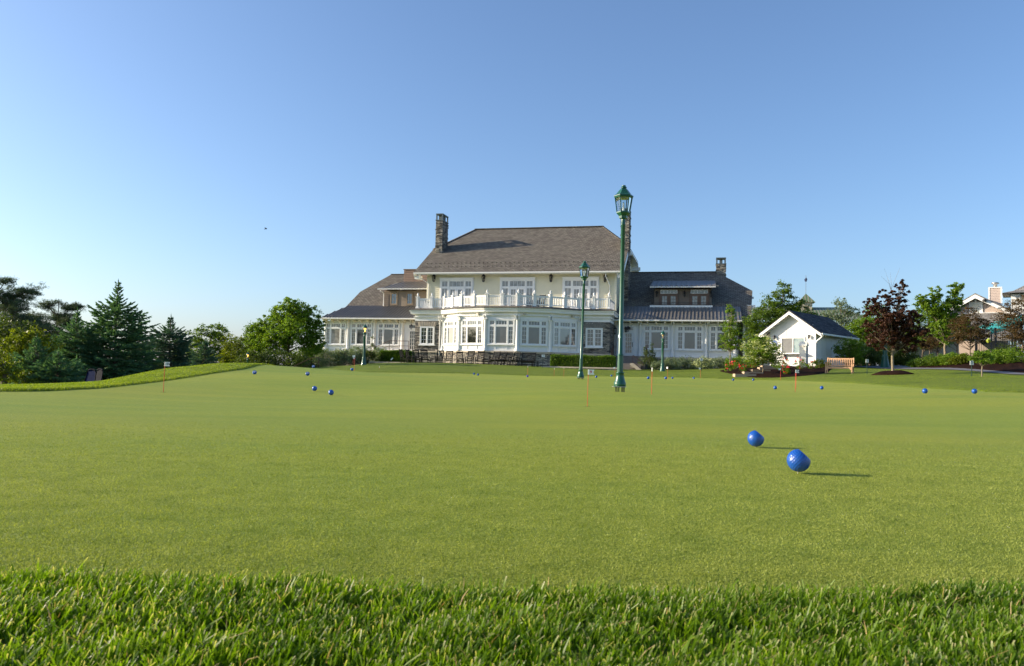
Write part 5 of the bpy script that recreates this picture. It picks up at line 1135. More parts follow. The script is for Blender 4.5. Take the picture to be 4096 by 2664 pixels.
# ================================================================ LAMP POSTS
GRN = pm('lamp_green', (0.008, 0.078, 0.045), .36, .08, 2.0, coat=.25)
def clearm(name, c=(0.9, 0.93, 0.93)):
    m, t, b = nodes(name); t.nodes.remove(b); g = N(t, 'ShaderNodeBsdfGlossy', Roughness=.05); tr = N(t, 'ShaderNodeBsdfTransparent'); tr.inputs[0].default_value = (*c, 1); fr = N(t, 'ShaderNodeFresnel', IOR=1.12)
    mx = N(t, 'ShaderNodeMixShader'); L(t, fr.outputs[0], mx.inputs[0]); L(t, tr.outputs[0], mx.inputs[1]); L(t, g.outputs[0], mx.inputs[2]); L(t, mx.outputs[0], t.nodes['Material Output'].inputs[0]); return m
CLEAR = clearm('clear_lamp_glass')
def tall_lamp(px, d, label, plate=.075):
    x, y, z = at(px, d); root = empty('lamp_post', (x, y, z+plate), 0, label, 'lamp post', 'tall green lamp posts with six sided lanterns')
    root.rotation_euler = (0, rad(.2 if d < 20 else 1.0), 0)
    b = MB(); b.lathe([(.125, 0), (.134, .01), (.134, .085), (.122, .10), (.118, .115), (.105, .16), (.092, .22), (.084, .29), (.090, .295), (.096, .305), (.084, .32)], 24); b.build('base', GRN, root)
    b = MB(); nfl = 12; prof = [(.066, .32), (.062, .68)]; V = []
    for r_, zz in prof:
        for k in range(48): a = 2*math.pi*k/48; rr_ = r_*(1-.07*max(0, math.cos(a*12))**2); V.append((rr_*math.cos(a), rr_*math.sin(a), zz))
    b.add(V, [(k, (k+1) % 48, 48+(k+1) % 48, 48+k) for k in range(48)], True); b.lathe([(.062, .68), (.07, .685), (.07, .70), (.058, .715), (.050, .73), (.045, 3.62), (.052, 3.63), (.052, 3.65), (.046, 3.66), (.044, 3.78)], 20); b.build('post', GRN, root)
    b = MB(); b.lathe([(.05, 3.76), (.095, 3.78), (.10, 3.83), (.15, 3.885), (.158, 3.90), (.158, 3.925), (.12, 3.93)], 6, smooth=False); b.build('lantern_base', GRN, root)
    b = MB(); lo, hi = (.145, 3.92), (.198, 4.275)
    for k in range(6):
        a = math.pi*k/3; b.bar((lo[0]*math.cos(a), lo[0]*math.sin(a), lo[1]), (hi[0]*math.cos(a), hi[0]*math.sin(a), hi[1]), .02)
    b.lathe([(.205, 4.24), (.215, 4.26), (.205, 4.28), (.16, 4.28)], 6, smooth=False); b.build('lantern_frame', GRN, root)
    b = MB()
    for k in range(6):
        a, c = math.pi*k/3, math.pi*(k+1)/3; q = .93
        b.slab([(lo[0]*q*math.cos(a), lo[0]*q*math.sin(a), lo[1]+.01), (lo[0]*q*math.cos(c), lo[0]*q*math.sin(c), lo[1]+.01), (hi[0]*q*math.cos(c), hi[0]*q*math.sin(c), hi[1]-.02), (hi[0]*q*math.cos(a), hi[0]*q*math.sin(a), hi[1]-.02)], (.003*math.cos((a+c)/2), .003*math.sin((a+c)/2), 0))
    b.build('lantern_glass', CLEAR, root)
    b = MB(); b.lathe([(.10, 3.93), (.13, 4.2), (.02, 4.21)], 12); b.lathe([(.1, 4.2), (.15, 4.21), (.15, 4.25), (.1, 4.26)], 12); b.build('reflector', pm('lamp_inner', (.55, .53, .45), .35, .05, metal=.3), root) if False else None
    b = MB(); b.lathe([(.03, 3.93), (.03, 4.03), (.022, 4.05), (.02, 4.13), (.005, 4.15)], 10); b.build('bulb', pm('bulb_white', (.8, .8, .78), .3), root)
    b = MB(); b.lathe([(.10, 4.22), (.15, 4.24), (.15, 4.265), (.05, 4.27)], 12); b.build('reflector', pm('lamp_inner', (.6, .57, .5), .3, metal=.5), root)
    b = MB(); b.lathe([(.222, 4.275), (.222, 4.295), (.17, 4.33), (.125, 4.39), (.085, 4.44), (.05, 4.455), (.04, 4.465), (.072, 4.47), (.07, 4.48), (.045, 4.515), (.045, 4.53), (.0, 4.535)], 6, smooth=False); b.build('lantern_roof', GRN, root)
    b = MB(); b.box(-.16, .134, -.13, .13, -.014, -.002); b.build('base_plate', STEEL, root)
    b = MB()
    for sx in (-.085, -.03, .05, .09):
        b.bar((sx, -.08, -plate-.04), (sx, -.08, -.01), .013); b.box(sx-.013, sx+.013, -.093, -.067, -.03, -.014)
        b.bar((sx, .08, -plate-.04), (sx, .08, -.01), .013)
    b.build('anchor_bolts', DARKM, root)
    return root
tall_lamp(2479, 17.3, 'nearest and tallest looking green lamp post standing on the putting green', .12)
tall_lamp(2322, 29.9, 'second tall green lamp post, farther back left of the nearest one', .06)
LIT = None
def short_lamp(px, d, label, lit=False, h=3.1, base=0.0):
    root = empty('lamp_post', at(px, d, base), 0, label, 'lamp post', 'short green lamp posts with acorn lanterns'); s = h/3.1
    b = MB(); b.lathe([(r_*s*1.05, z_*s) for r_, z_ in [(.22, -.1), (.22, .05), (.19, .1), (.18, .2), (.15, .35), (.135, .5), (.14, .55), (.11, .62)]], 16); b.build('base', GRN, root)
    b = MB(); b.lathe([(r_*s, z_*s) for r_, z_ in [(.105, .60), (.095, 1.2), (.08, 2.15), (.1, 2.17), (.1, 2.2), (.075, 2.24), (.13, 2.38), (.135, 2.44), (.08, 2.47)]], 14); b.build('post', GRN, root)
    b = MB(); b.lathe([(r_*s, z_*s) for r_, z_ in [(.09, 2.46), (.15, 2.56), (.175, 2.68), (.17, 2.78), (.14, 2.82)]], 14); b.build('globe', CLEAR, root)
    b = MB(); b.lathe([(r_*s, z_*s) for r_, z_ in [(.185, 2.77), (.19, 2.80), (.15, 2.88), (.09, 2.96), (.05, 2.99), (.03, 3.02), (.04, 3.05), (.01, 3.12)]], 14); b.build('lantern_roof', GRN, root)
    b = MB(); b.lathe([(.03*s, 2.46*s), (.035*s, 2.6*s), (.07*s, 2.66*s), (.09*s, 2.74*s), (.02*s, 2.76*s)], 10)
    if lit:
        m, t, bb = nodes('lit_mantle'); bb.inputs['Base Color'].default_value = (.9, .5, .12, 1); bb.inputs['Emission Color'].default_value = (1, .48, .08, 1); bb.inputs['Emission Strength'].default_value = 2.2
    else: m = pm('brass_mantle', (.5, .33, .12), .35, metal=.5)
    b.build('mantle', m, root); return root
short_lamp(1455, 57.5, 'short green lamp post glowing amber in front of the left wing', True)
short_lamp(2650, 57.5, 'short green lamp post in front of the right wing')
short_lamp(988, 47, 'short lamp post with a small amber light among the trees on the mound crest', True, 1.6, -.2)
short_lamp(3540, 56, 'thick green lamp post standing in shade under the maroon tree', False, 4.6)
# ================================================================ ROCKING CHAIRS AND SIDE TABLES
BLK = pm('black_wood', (0.012, 0.011, 0.010), .5, .2, 3.0, spec=.2)
def rocker(w_=.56, name='rocking_chair', label=''):
    root = empty(name, (0, 0, 0), 0, label, 'rocking chair', 'black rocking chairs on the patio'); hw_ = w_/2
    for s in (-1, 1):       # facing -y
        x = s*(hw_-.02); MB().tube([(x, -.42, .09), (x, -.2, .03), (x, .1, .02), (x, .4, .06), (x, .52, .11)], .022, 6).build('rocker', BLK, root)
        MB().bar((x, -.24, .04), (x, -.24, .66), .04).build('leg', BLK, root)
        MB().bar((x, .17, .03), (x, .2, .46), .04).build('leg', BLK, root)
        mb = MB(); mb.slab([(x-.045, -.32, .66), (x+.045, -.32, .66), (x+.03, .24, .66), (x-.03, .24, .66)], (0, 0, .025)); mb.build('armrest', BLK, root)
    mb = MB(); mb.slab([(-hw_, -.28, .43), (hw_, -.28, .43), (hw_-.03, .2, .38), (-hw_+.03, .2, .38)], (0, 0, .03)); mb.bar((-hw_, -.24, .2), (hw_, -.24, .2), .025); mb.bar((-hw_, .18, .22), (hw_, .18, .22), .025); mb.build('seat', BLK, root)
    mb = MB(); T = lambda x, z: (x, .19+(z-.38)*.28, z)
    for s in (-1, 1): mb.bar(T(s*(hw_-.03), .36), T(s*(hw_-.03), 1.2), .042)
    mb.bar(T(-hw_+.03, 1.13), T(hw_-.03, 1.13), .03, .09); mb.bar(T(-hw_+.03, .55), T(hw_-.03, .55), .03, .05)
    n = int(w_/.085)
    for k in range(n): x = -hw_+.03+(w_-.06)*(k+.5)/n; mb.bar(T(x, .55), T(x, 1.1), .034, .015)
    mb.build('backrest', BLK, root); return root
def side_table(label):
    root = empty('side_table', (0, 0, 0), 0, label, 'side table', 'small black tables between the rocking chairs'); mb = MB(); mb.box(-.25, .25, -.25, .25, .50, .54); mb.box(-.22, .22, -.22, .22, .2, .22); mb.build('table_top', BLK, root)
    for x in (-.21, .21):
        for y in (-.21, .21): MB().bar((x, y, 0), (x, y, .5), .035).build('leg', BLK, root)
    return root
rc = rocker(label='x'); tb = side_table('x')
names = [(1619, 59.5, 1.25, 'rocking chair at the left end of the patio row'), (1645, 60.6, 1.1, 'second rocking chair from the left end, turned sideways'), (1668, 59.6, .5, 'third rocking chair from the left end, beside the small leftmost table'),
 (1699, 59.5, .35, 'high backed rocking chair just left of the stone front window'), (1757, 60, -.1, 'left of the two rocking chairs facing the green below the bay end'), (1793, 60, -.15, 'right of the two rocking chairs facing the green below the bay end'),
 (1878, 59.7, -.25, 'left one of the middle pair of rocking chairs in front of the sunlit stone base'), (1918, 59.7, -.25, 'right one of the middle pair of rocking chairs in front of the sunlit stone base'),
 (1972, 59.0, -.5, 'first of four leaning rocking chairs right of the middle pair'), (1997, 59.0, -.5, 'second of four leaning rocking chairs right of the middle pair'), (2024, 58.9, -.5, 'third of four leaning rocking chairs right of the middle pair'), (2055, 58.8, -.5, 'fourth of four leaning rocking chairs, beside the wide rocking bench'),
 (1840, 62.2, .2, 'rocking chair in the back row behind the middle table'), (1950, 61.8, .2, 'rocking chair in the back row behind the leaning chairs')]
for i, (px, d, rz_, lab) in enumerate(names):
    x = xat(px, d, PZ); leanc = .3 if 8 <= i <= 11 else 0
    o = copy_tree(rc, (x, d, PZ), rz_, lab)
    if leanc: o.rotation_euler = (-.16, .0, rz_); o.location.z += .05
for px, d, lab in ((1672, 59.2, 'small black table beside the third rocking chair'), (1735, 60, 'small black table left of the left pair of rocking chairs'), (1840, 59.8, 'small black table between the left pair and the middle pair of chairs'), (1944, 59.8, 'small black table right of the middle pair of chairs'), (2076, 58.9, 'small black table between the leaning chairs and the rocking bench'), (2139, 58.6, 'small black table at the right end of the chair row')):
    copy_tree(tb, (xat(px, d, PZ), d, PZ), -.2, lab)
def kill(r):
    for c in kids(r): bpy.data.objects.remove(c)
    bpy.data.objects.remove(r)
rb_ = rocker(1.12, 'rocking_bench', 'wide black rocking bench at the right end of the chair row'); rb_['category'] = 'rocking bench'; del rb_['group']; rb_.location = (xat(2108, 58.6, PZ), 58.6, PZ); rb_.rotation_euler = (-.1, 0, -.3)
for px, lab in ((2122, 'dark chair on the balcony left of the middle post'), (2166, 'dark chair on the balcony right of the middle post')):
    u, _ = hp(px, 1200, 64.5); x, y = hw(u, 64.5); copy_tree(rc, (x, y, 6.22), -.3, lab)
u, _ = hp(2143, 1200, 64.3); x, y = hw(u, 64.3); copy_tree(tb, (x, y, 6.22), -.2, 'dark table on the balcony between the two balcony chairs')
kill(rc); kill(tb)
# ================================================================ BENCH
TEAK = pm('teak', (0.62, 0.36, 0.19), .55, .15, 4.0, .2, 30)
mb_root = empty('garden_bench', at(3358, 46), rad(-33), 'honey coloured wooden bench with slatted back on the lawn beside the white shed', 'bench')
bw = .76
for s in (-1, 1):
    x = s*(bw-.04)
    MB().bar((x, -.27, 0), (x, -.27, .64), .06).build('leg', TEAK, mb_root)
    MB().bar((x, .24, 0), (x, .24, .45), .06).build('leg', TEAK, mb_root)
    mb = MB(); mb.slab([(x-.045, -.34, .64), (x+.045, -.34, .64), (x+.035, .28, .63), (x-.035, .28, .63)], (0, 0, .03)); mb.build('armrest', TEAK, mb_root)
mb = MB()
for k in range(6): mb.box(-bw+.02, bw-.02, -.29+k*.09, -.215+k*.09, .40, .43)
mb.box(-bw+.07, bw-.07, -.29, -.26, .32, .40); mb.box(-bw+.07, bw-.07, .22, .25, .32, .40)
mb.slab([(-bw+.07, -.292, .32), (-bw+.07, -.292, .22), (-bw+.17, -.292, .32)], (0, .03, 0)); mb.slab([(bw-.07, -.292, .32), (bw-.17, -.292, .32), (bw-.07, -.292, .22)], (0, .03, 0))
mb.build('seat', TEAK, mb_root)
mb = MB(); T = lambda x, z: (x, .24+(z-.42)*.24, z)
for s in (-1, 1): mb.bar(T(s*(bw-.04), .42), T(s*(bw-.04), .98), .06)
mb.bar(T(-bw+.04, .92), T(bw-.04, .92), .035, .075); mb.bar(T(-bw+.04, .5), T(bw-.04, .5), .03, .05)
for k in range(13): x = -bw+.1+(2*bw-.2)*(k+.5)/13; mb.bar(T(x, .5), T(x, .9), .045, .018)
mb.build('backrest', TEAK, mb_root)
# blue sling chairs beyond the mound
BMESH = pm('blue_mesh', (0.004, 0.012, 0.055), .8, .25, 6.0, spec=.1); NAVY = pm('navy_frame', (0.004, 0.006, 0.013), .8, .2, spec=.1)
for px, d, rz_, mat_, lab in ((356, 24.0, -.25, BMESH, 'blue mesh backed chair below the tallest spruce'), (387, 24.6, -.5, NAVY, 'darker mesh backed chair just behind the blue one')):
    root = empty('mesh_chair', at(px, d, -.2), rz_, lab, 'chair', 'mesh backed chairs beyond the mound')
    mb = MB(); P = [(-.21, 0, .2), (.2, 0, .2), (.17, .06, .6), (.14, .08, .68), (.05, .085, .71), (-.06, .085, .71), (-.12, .08, .68), (-.15, .06, .6)]
    mb.slab(P, (0, .012, 0)); mb.build('back_panel', mat_, root)
    mb = MB(); mb.tube([(-.21, 0, -.1)]+P[0:1]+P[:1:-1]+[P[1], (.2, 0, -.1)], .016, 6); mb.tube([P[3], P[4], P[5], P[6]], .03, 6); mb.build('frame', NAVY, root)
    mb = MB(); mb.slab([(-.2, 0, .18), (.2, 0, .18), (.2, .4, .22), (-.2, .4, .22)], (0, 0, .02)); mb.build('seat', mat_, root)
# bird
bx_, by_, bz_ = unp(1062, 917, 60); root = tag(MB().tube([(-.12, 0, 0), (-.02, 0, .03), (.08, 0, .03), (.13, 0, .02)], [.01, .035, .03, .005], 6).build('bird', DARKM, None, (bx_, by_, bz_)), 'tiny dark bird flying in the sky above the left wing', 'bird')
mb = MB(); mb.slab([(0, 0, .03), (.06, 0, .03), (-.02, -.03, .14), (-.08, -.03, .13)], (.004, .004, 0)); mb.slab([(0, 0, .03), (.06, 0, .03), (.1, .1, .12), (.04, .1, .13)], (.004, -.004, 0)); mb.build('wing', DARKM, root)
# ================================================================ RIGHT: beds, path, shed, trees, buildings
bed1 = [pxd(2875, 1492, 50), pxd(2950, 1503, 46), pxd(3020, 1509, 44.2), pxd(3110, 1510, 43.5), pxd(3220, 1506, 44), pxd(3300, 1499, 46), pxd(3330, 1490, 50), pxd(3330, 1475, 55), pxd(3240, 1465, 59), pxd(3060, 1465, 60), pxd(2930, 1478, 59), pxd(2885, 1484, 55)]
ground_patch('mulch_bed', bed1, MULCH, .05, 'dark mulch bed in front of the white shed')
bed2 = [pxd(3672, 1482, 52), pxd(3760, 1487, 48), pxd(3860, 1494, 44), pxd(3960, 1500, 41), pxd(4096, 1507, 38), pxd(4300, 1512, 36), (40, 42), (46, 52), (44, 60), (36, 61), (30.5, 59), (28.2, 55)]
ground_patch('mulch_bed', bed2, MULCH, .05, 'large dark mulch bed rising at the right side', mound=.12)
tx, ty, tz = at(3572, 40); cir = [(tx+1.05*math.cos(a)*(1.0+.05*math.sin(3*a)), ty+1.1*math.sin(a)) for a in np.linspace(0, 2*math.pi, 14)[:-1]]
ground_patch('mulch_ring', cir, MULCH, .02, 'round mulch ring under the maroon tree', mound=.17)
path_p = [pxd(4300, 1517, 35.2), pxd(4096, 1512, 37), pxd(3960, 1504, 40.2), pxd(3860, 1498, 43), pxd(3760, 1491, 46.5), pxd(3672, 1485, 50), pxd(3560, 1480, 53), pxd(3480, 1477, 54.5), (22, 62), (26, 62), pxd(3700, 1478, 56), pxd(3672, 1482, 52.5), pxd(3760, 1487, 48.5), pxd(3860, 1494, 44.5), pxd(3960, 1500, 41.5), pxd(4096, 1507, 38.5), pxd(4300, 1512, 36.6)]
P_ = catmull(path_p[:8], 1.0)
cl = [pxd(4330, 1515, 36), pxd(4096, 1510, 37.6), pxd(3960, 1502, 40.8), pxd(3860, 1496, 43.8), pxd(3760, 1489, 47.6), pxd(3672, 1484, 51.5), pxd(3590, 1480, 54.5), pxd(3520, 1477, 57.5), pxd(3450, 1475, 63)]
hwid = [.7, .7, .6, .6, .8, 1.1, 1.6, 1.9, 2.0]; V = []; Fs = []; q = []
for i in range(len(cl)-1):
    for k in range(6): f = k/6; q.append((cl[i][0]+(cl[i+1][0]-cl[i][0])*f, cl[i][1]+(cl[i+1][1]-cl[i][1])*f, hwid[i]+(hwid[i+1]-hwid[i])*f))
for i, (x, y, h_) in enumerate(q):
    j = min(i+1, len(q)-1); j0 = max(i-1, 0); dx, dy = q[j][0]-q[j0][0], q[j][1]-q[j0][1]; l = math.hypot(dx, dy)
    for s in np.linspace(-1, 1, 5): V.append((x-dy/l*h_*s, y+dx/l*h_*s))
V = np.array(V); z = G(V[:, 0], V[:, 1])+.075
Fs = [(i*5+k, (i+1)*5+k, (i+1)*5+k+1, i*5+k+1) for i in range(len(q)-1) for k in range(4)]
me = bpy.data.meshes.new('path'); me.from_pydata([(a, b_, c_) for (a, b_), c_ in zip(V, z)], [], [f[::-1] for f in Fs]); tag(link('path', me, pm('asphalt_path', (.12, .12, .13), .85, .12, 3.0, .3, 30)), 'narrow grey path winding past the maroon tree', None, None, 'structure')
TANSTONE = pm('tan_stone', (.40, .30, .20), .85, .2, 3.0, .3, 12)
# steps in the first bed
for i, (px, py, d, wd) in enumerate(((2983, 1505, 45.2, .62), (3015, 1496, 46.4, .56), (3046, 1487, 47.6, .55), (3077, 1478, 48.9, .60), (3102, 1470, 50.4, .85))):
    x, y, z_ = unp(px, py, d); mb = MB(); mb.box(-wd, wd, 0, .5, -.4, .13)
    tag(thing1(mb, 'stone_step', TANSTONE, (x, y, z_+.0), ['lowest', 'second lowest', 'middle', 'second highest', 'highest'][i]+' pale stone step climbing the mulch bed to the shed', 'step', 'stone steps in the mulch bed'))
# ---------------- shed: front faces left and towards us
BETA = rad(-43)
SX, SY, SZ = at(3262, 54.5); SZ -= .1
SZ = zpy(3262, 1467, 54.5)
SH = empty('shed', (SX, SY, SZ), BETA, 'small white shed with a dark shingled roof and a serving window', 'shed')
# local: origin at the front right corner; -x along the front to the left, +y back
sw, sd, sh_, sr_ = 3.36, 6.4, 2.62, 3.83
mb = MB(); mb.slab([(-sw, 0, -.6), (0, 0, -.6), (0, 0, sh_), (-sw/2, 0, sr_), (-sw, 0, sh_)], (0, .12, 0)); mb.slab([(-sw, sd-.12, -.6), (0, sd-.12, -.6), (0, sd-.12, sh_), (-sw/2, sd-.12, sr_), (-sw, sd-.12, sh_)], (0, .12, 0))
mb.box(-.12, 0, .12, sd-.12, -.6, sh_); mb.box(-sw, -sw+.12, .12, sd-.12, -.6, sh_); mb.build('wall', WHITE, SH)
mb = MB()
for x in (-sw*.64, -sw*.36): mb.box(x-.025, x+.025, -.02, 0, 2.1, 3.35)
mb.box(-sw*.95, -sw*.05, -.018, 0, 2.93, 2.98)
for y in (.9, 1.9, 2.9, 3.9): mb.box(0, .02, y-.03, y+.03, -.3, sh_-.15)
mb.box(-.06, .03, -.03, .04, -.3, sh_-.1); mb.build('batten', WHITE, SH)
ov, fo = .60, .55; sl_ = (sr_-sh_)/(sw/2)
mb = MB()
for s in (-1, 1):
    ex = -sw/2+s*(sw/2+ov); ez = sr_-sl_*(sw/2+ov)+.12
    mb.slab([(-sw/2, -fo, sr_+.12), (ex, -fo, ez), (ex, sd+.4, ez), (-sw/2, sd+.4, sr_+.12)][::s], (0, 0, .07))
mb.build('roof', DSHINGLE, SH)
mb = MB()
for s in (-1, 1):
    ex = -sw/2+s*(sw/2+ov); ez = sr_-sl_*(sw/2+ov)+.11
    for y in (-fo-.03, -fo+.3, sd+.35): mb.slab([(-sw/2, y, sr_+.10), (ex, y, ez), (ex, y, ez-.2), (-sw/2, y, sr_-.12)], (0, .06 if y < 5 else .05, 0))
    for k in range(6): f = (k+.7)/6.3; x = -sw/2+s*(sw/2+ov)*f; z = sr_-sl_*(sw/2+ov)*f-.02; mb.box(x-.04, x+.04, -fo+.04, .0, z-.05, z+.03)
    n = 11
    for k in range(n): y = .1+k*(sd-.2)/n; mb.bar((-sw/2+s*(sw/2-.05), y, sh_+.06), (ex-s*.05, y, ez-.08), .05, .09)
mb.build('bargeboard', WHITE, SH)
mb = MB(); ex = ov; ez = sr_-sl_*(sw/2+ov)+.1; mb.box(ex-.02, ex+.1, -fo+.02, sd+.3, ez-.06, ez+.05); mb.tube([(ex+.04, -fo+.2, ez-.05), (ex-.05, -.3, ez-.22), (.1, -.1, ez-.5), (.06, -.08, ez-.7), (.06, -.08, -.2)], .045, 8); mb.build('gutter', WHITE, SH)
# serving window
wx0, wx1, wz0, wz1 = -2.42, -.8, .98, 2.02
mb = MB()
for a, b_, c_, d_ in ((wx0-.08, wx0, wz0, wz1), (wx1, wx1+.08, wz0, wz1), (wx0-.08, wx1+.08, wz1, wz1+.1), ((wx0+wx1)/2-.03, (wx0+wx1)/2+.03, wz0, wz1)): mb.box(a, b_, -.06, 0, c_, d_)
mb.box(wx0-.15, wx1+.15, -.42, 0, wz0-.1, wz0-.02); W_ = mb.build('window', WHITE, SH)
mb = MB(); mb.box(wx0, (wx0+wx1)/2-.03, -.02, -.003, wz0, wz1); mb.build('screen', pm('fly_screen', (.17, .17, .165), .6, .15, 3), W_)
mb = MB(); mb.box((wx0+wx1)/2+.03, wx1, -.02, -.003, wz0, wz1); mb.build('pane', glassm('shed_glass', (.16, .24, .26), (.28, .36, .36), 1.8, 1.5), W_)
mb = MB()
for x in (wx0+.25, wx1-.25): mb.slab([(x-.02, -.36, wz0-.1), (x-.02, 0, wz0-.1), (x-.02, 0, wz0-.5), (x-.02, -.06, wz0-.45), (x-.02, -.14, wz0-.2)], (.04, 0, 0))
mb.build('shelf_bracket', DARKM, SH)
for x in (-2.95, -.42):
    mb = MB(); mb.lathe([(.03, .1), (.05, .06), (.13, .0), (.05, -.02)], 10, (x, -.16, 2.15)); mb.lathe([(.05, -.02), (.07, -.1), (.05, -.18)], 8, (x, -.16, 2.15)); mb.bar((x, 0, 2.23), (x, -.17, 2.25), .03); mb.build('wall_lantern', DARKM, SH)
# notice board on the shed wall
mb = MB(); mb.slab([(-3.2, -.03, 1.12), (-2.82, -.03, 1.12), (-2.82, -.03, 1.8), (-2.9, -.03, 1.86), (-3.01, -.03, 1.92), (-3.12, -.03, 1.86), (-3.2, -.03, 1.8)], (0, .025, 0)); nb = mb.build('notice_board', pm('board_blue', (.07, .14, .42), .5), SH)
mb = MB(); mb.box(-3.17, -2.85, -.04, -.031, 1.15, 1.72); pp = mb.build('paper', SIGNW, nb)
mb = MB()
for k in range(7): mb.box(-3.12, -2.92-(k % 3)*.03, -.043, -.04, 1.22+k*.055, 1.232+k*.055)
mb.box(-3.12, -2.9, -.043, -.04, 1.64, 1.665); mb.build('print', pm('blue_ink', (.1, .14, .35), .5), pp)
mb = MB(); mb.box(.0, .06, 1.0, 1.12, .45, .62); mb.build('socket_box', pm('grey_box', (.35, .36, .36), .5), SH)
# tall narrow cabinet standing before the shed
CB = empty('cabinet', (xat(3224, 53.3, SZ), 53.3, SZ-.1), rad(-40), 'tall narrow cream cabinet with a little gabled top in front of the shed', 'cabinet')
CREAM = pm('cream_board', (.74, .70, .58), .5, .04)
mb = MB(); mb.box(-.46, 0, 0, .42, -.3, 1.5); mb.build('cabinet_body', CREAM, CB)
mb = MB(); mb.slab([(.05, -.05, 1.5), (.05, .47, 1.5), (.05, .21, 1.82)], (-.56, 0, 0)); mb.build('cabinet_roof', CREAM, CB)
mb = MB()
for z in (.05, .52, .99): mb.box(0, .015, .05, .37, z, z+.42)
mb.build('cabinet_door', pm('grey_cream', (.42, .42, .40), .5), CB)
# ---------------- flowers and plants in bed 1
def rose(px, d, s, label, seed, yellow=False):
    r = np.random.default_rng(seed); o = bush('rose_bush', at(px, d, .04), LB((0, 0, .22*s, .30*s, .22*s), (.12*s, 0, .36*s, .18*s, .15*s)), 900, .06, GDEC2 if not yellow else GYEL, label, 'rose bush', seed, 'red rose bushes in the mulch bed')
    P, _ = lobe_points(LB((0, 0, .32*s, .28*s, .2*s), (.1*s, 0, .46*s, .17*s, .13*s)), 48, r, .3, .8, .9, 5); tag(link('flowers', leafmesh('flowers', P, .085, r, .9), GROS, o), kind='stuff')
for i, (px, d, s, lab) in enumerate([(2913, 49, 1.0, 'leftmost red rose bush in the mulch bed'), (2942, 51.5, 1.25, 'red rose bush behind the leftmost one, under the thin young tree'), (2975, 48, 1.0, 'red rose bush left of the flowering tree'), (3012, 52, .8, 'small red rose bush just behind the trunk of the flowering tree'), (3130, 48, 1.5, 'tall red rose bush left of the flag in front of the shed'), (3147, 45.5, .9, 'low rose bush at the front of the bed, left of flag 15'), (3198, 50, 1.5, 'tall red rose bush before the narrow cabinet'), (3250, 51, 1.1, 'red rose bush left of the bench')]):
    rose(px, d, s, lab, 70+i)
bush('bush', at(3277, 52, .02), LB((0, 0, .35, .35, .3), (.2, 0, .4, .25, .2)), 1200, .07, GYEL, 'low golden bush at the corner of the shed', seed=80)
bush('bush', at(3308, 53, .02), LB((0, 0, .25, .3, .2)), 700, .07, GYEL, 'small golden bush behind the bench arm', seed=81)
bush('bush', at(3105, 49.5, .02), LB((0, 0, .3, .3, .25)), 900, .07, GDEC2, 'small green bush beside the highest stone step', seed=82)
bush('bush', at(2990, 55, 0), LB((0, 0, .6, 1.0, .55), (-1.2, 0, .5, .6, .45)), 3400, .09, GDEC2, 'yellow green bush behind the roses left of the shed', seed=83)
# trees at right
tree('young_tree', at(2920, 54), LB((-.1, 0, 4.35, .35, .55), (.3, 0, 3.7, .4, .55), (-.2, 0, 3.2, .5, .6), (.3, 0, 2.7, .62, .5), (-.25, 0, 2.3, .65, .5), (.35, 0, 1.95, .6, .4), (-.1, 0, 1.7, .55, .3)), 5200, .10, GDEC2, 'thin young tree with fresh green leaves at the right corner of the clubhouse', seed=90, trunk=(.035, 1.4), clump=.32, bark=BARKL)
dg = tree('flowering_tree', at(3052, 46.5), LB((-.25, 0, 1.95, .62, .35), (.25, 0, 1.75, .7, .35), (-.75, 0, 1.5, .6, .4), (0, -.2, 1.35, 1.0, .4), (.45, 0, .95, .7, .34), (-.5, 0, .85, .75, .34)), 12000, .08, GDEC2, 'dogwood tree covered in cream flowers in front of the shed', seed=91, trunk=(.035, .35), clump=.3, flat=.45, bark=BARKL)
def blossom(o, lobes, n, seed, size=.085):
    r = np.random.default_rng(seed); P, _ = lobe_points(lobes, n, r, .3, .35, .95, 8); P[:, 2] += .06; tag(link('flowers', leafmesh('flowers', P, size, r, .9, 2.5), GCRM, o), kind='stuff')
blossom(dg, LB((-.25, -.1, 2.0, .62, .35), (.25, -.1, 1.8, .7, .35), (-.75, -.1, 1.6, .6, .4), (0, -.3, 1.4, 1.0, .4), (.45, -.1, 1.0, .7, .34), (-.5, -.1, .95, .75, .34)), 3200, 4)
dg = tree('flowering_tree', at(3398, 55.5), LB((0, 0, 1.75, .7, .4), (-.7, 0, 1.25, .65, .4), (.6, 0, 1.4, .7, .5), (0, 0, .9, .9, .45)), 6500, .09, GDEC2, 'dogwood tree with a few cream flowers behind the bench', seed=92, trunk=(.05, .5), clump=.3, flat=.5)
blossom(dg, LB((0, 0, 1.8, .7, .4), (-.7, 0, 1.3, .65, .4), (.6, 0, 1.45, .7, .45)), 700, 6)
tree('deciduous_tree', at(3125, 63.5), [tuple(q*.84 for q in l) for l in LB((.1, 0, 7.2, .9, 1.3), (-.9, 0, 6.2, 1.2, 1.2), (1.3, 0, 5.8, 1.1, 1.4), (-2.2, 0, 4.6, 1.5, 1.4), (.2, 0, 4.6, 2.0, 1.6), (2.4, 0, 4.4, 1.6, 1.3), (-2.3, 0, 2.9, 1.4, 1.3), (0, 0, 2.6, 2.6, 1.4))], 28000, .14, GDEC, 'large bright green tree rising behind the white shed', seed=93, trunk=(.16, 1.6), clump=.22, limbs=40)
tree('deciduous_tree', at(3362, 68), LB((0, 0, 5.5, .7, .7), (.9, 0, 4.9, .8, .6), (-.9, 0, 4.6, .8, .5), (.2, 0, 4.0, 1.2, .7)), 5000, .12, GWIL, 'pale green airy tree rising between the shed roof and the maroon tree', seed=94, trunk=(.07, 2.5), clump=.3)
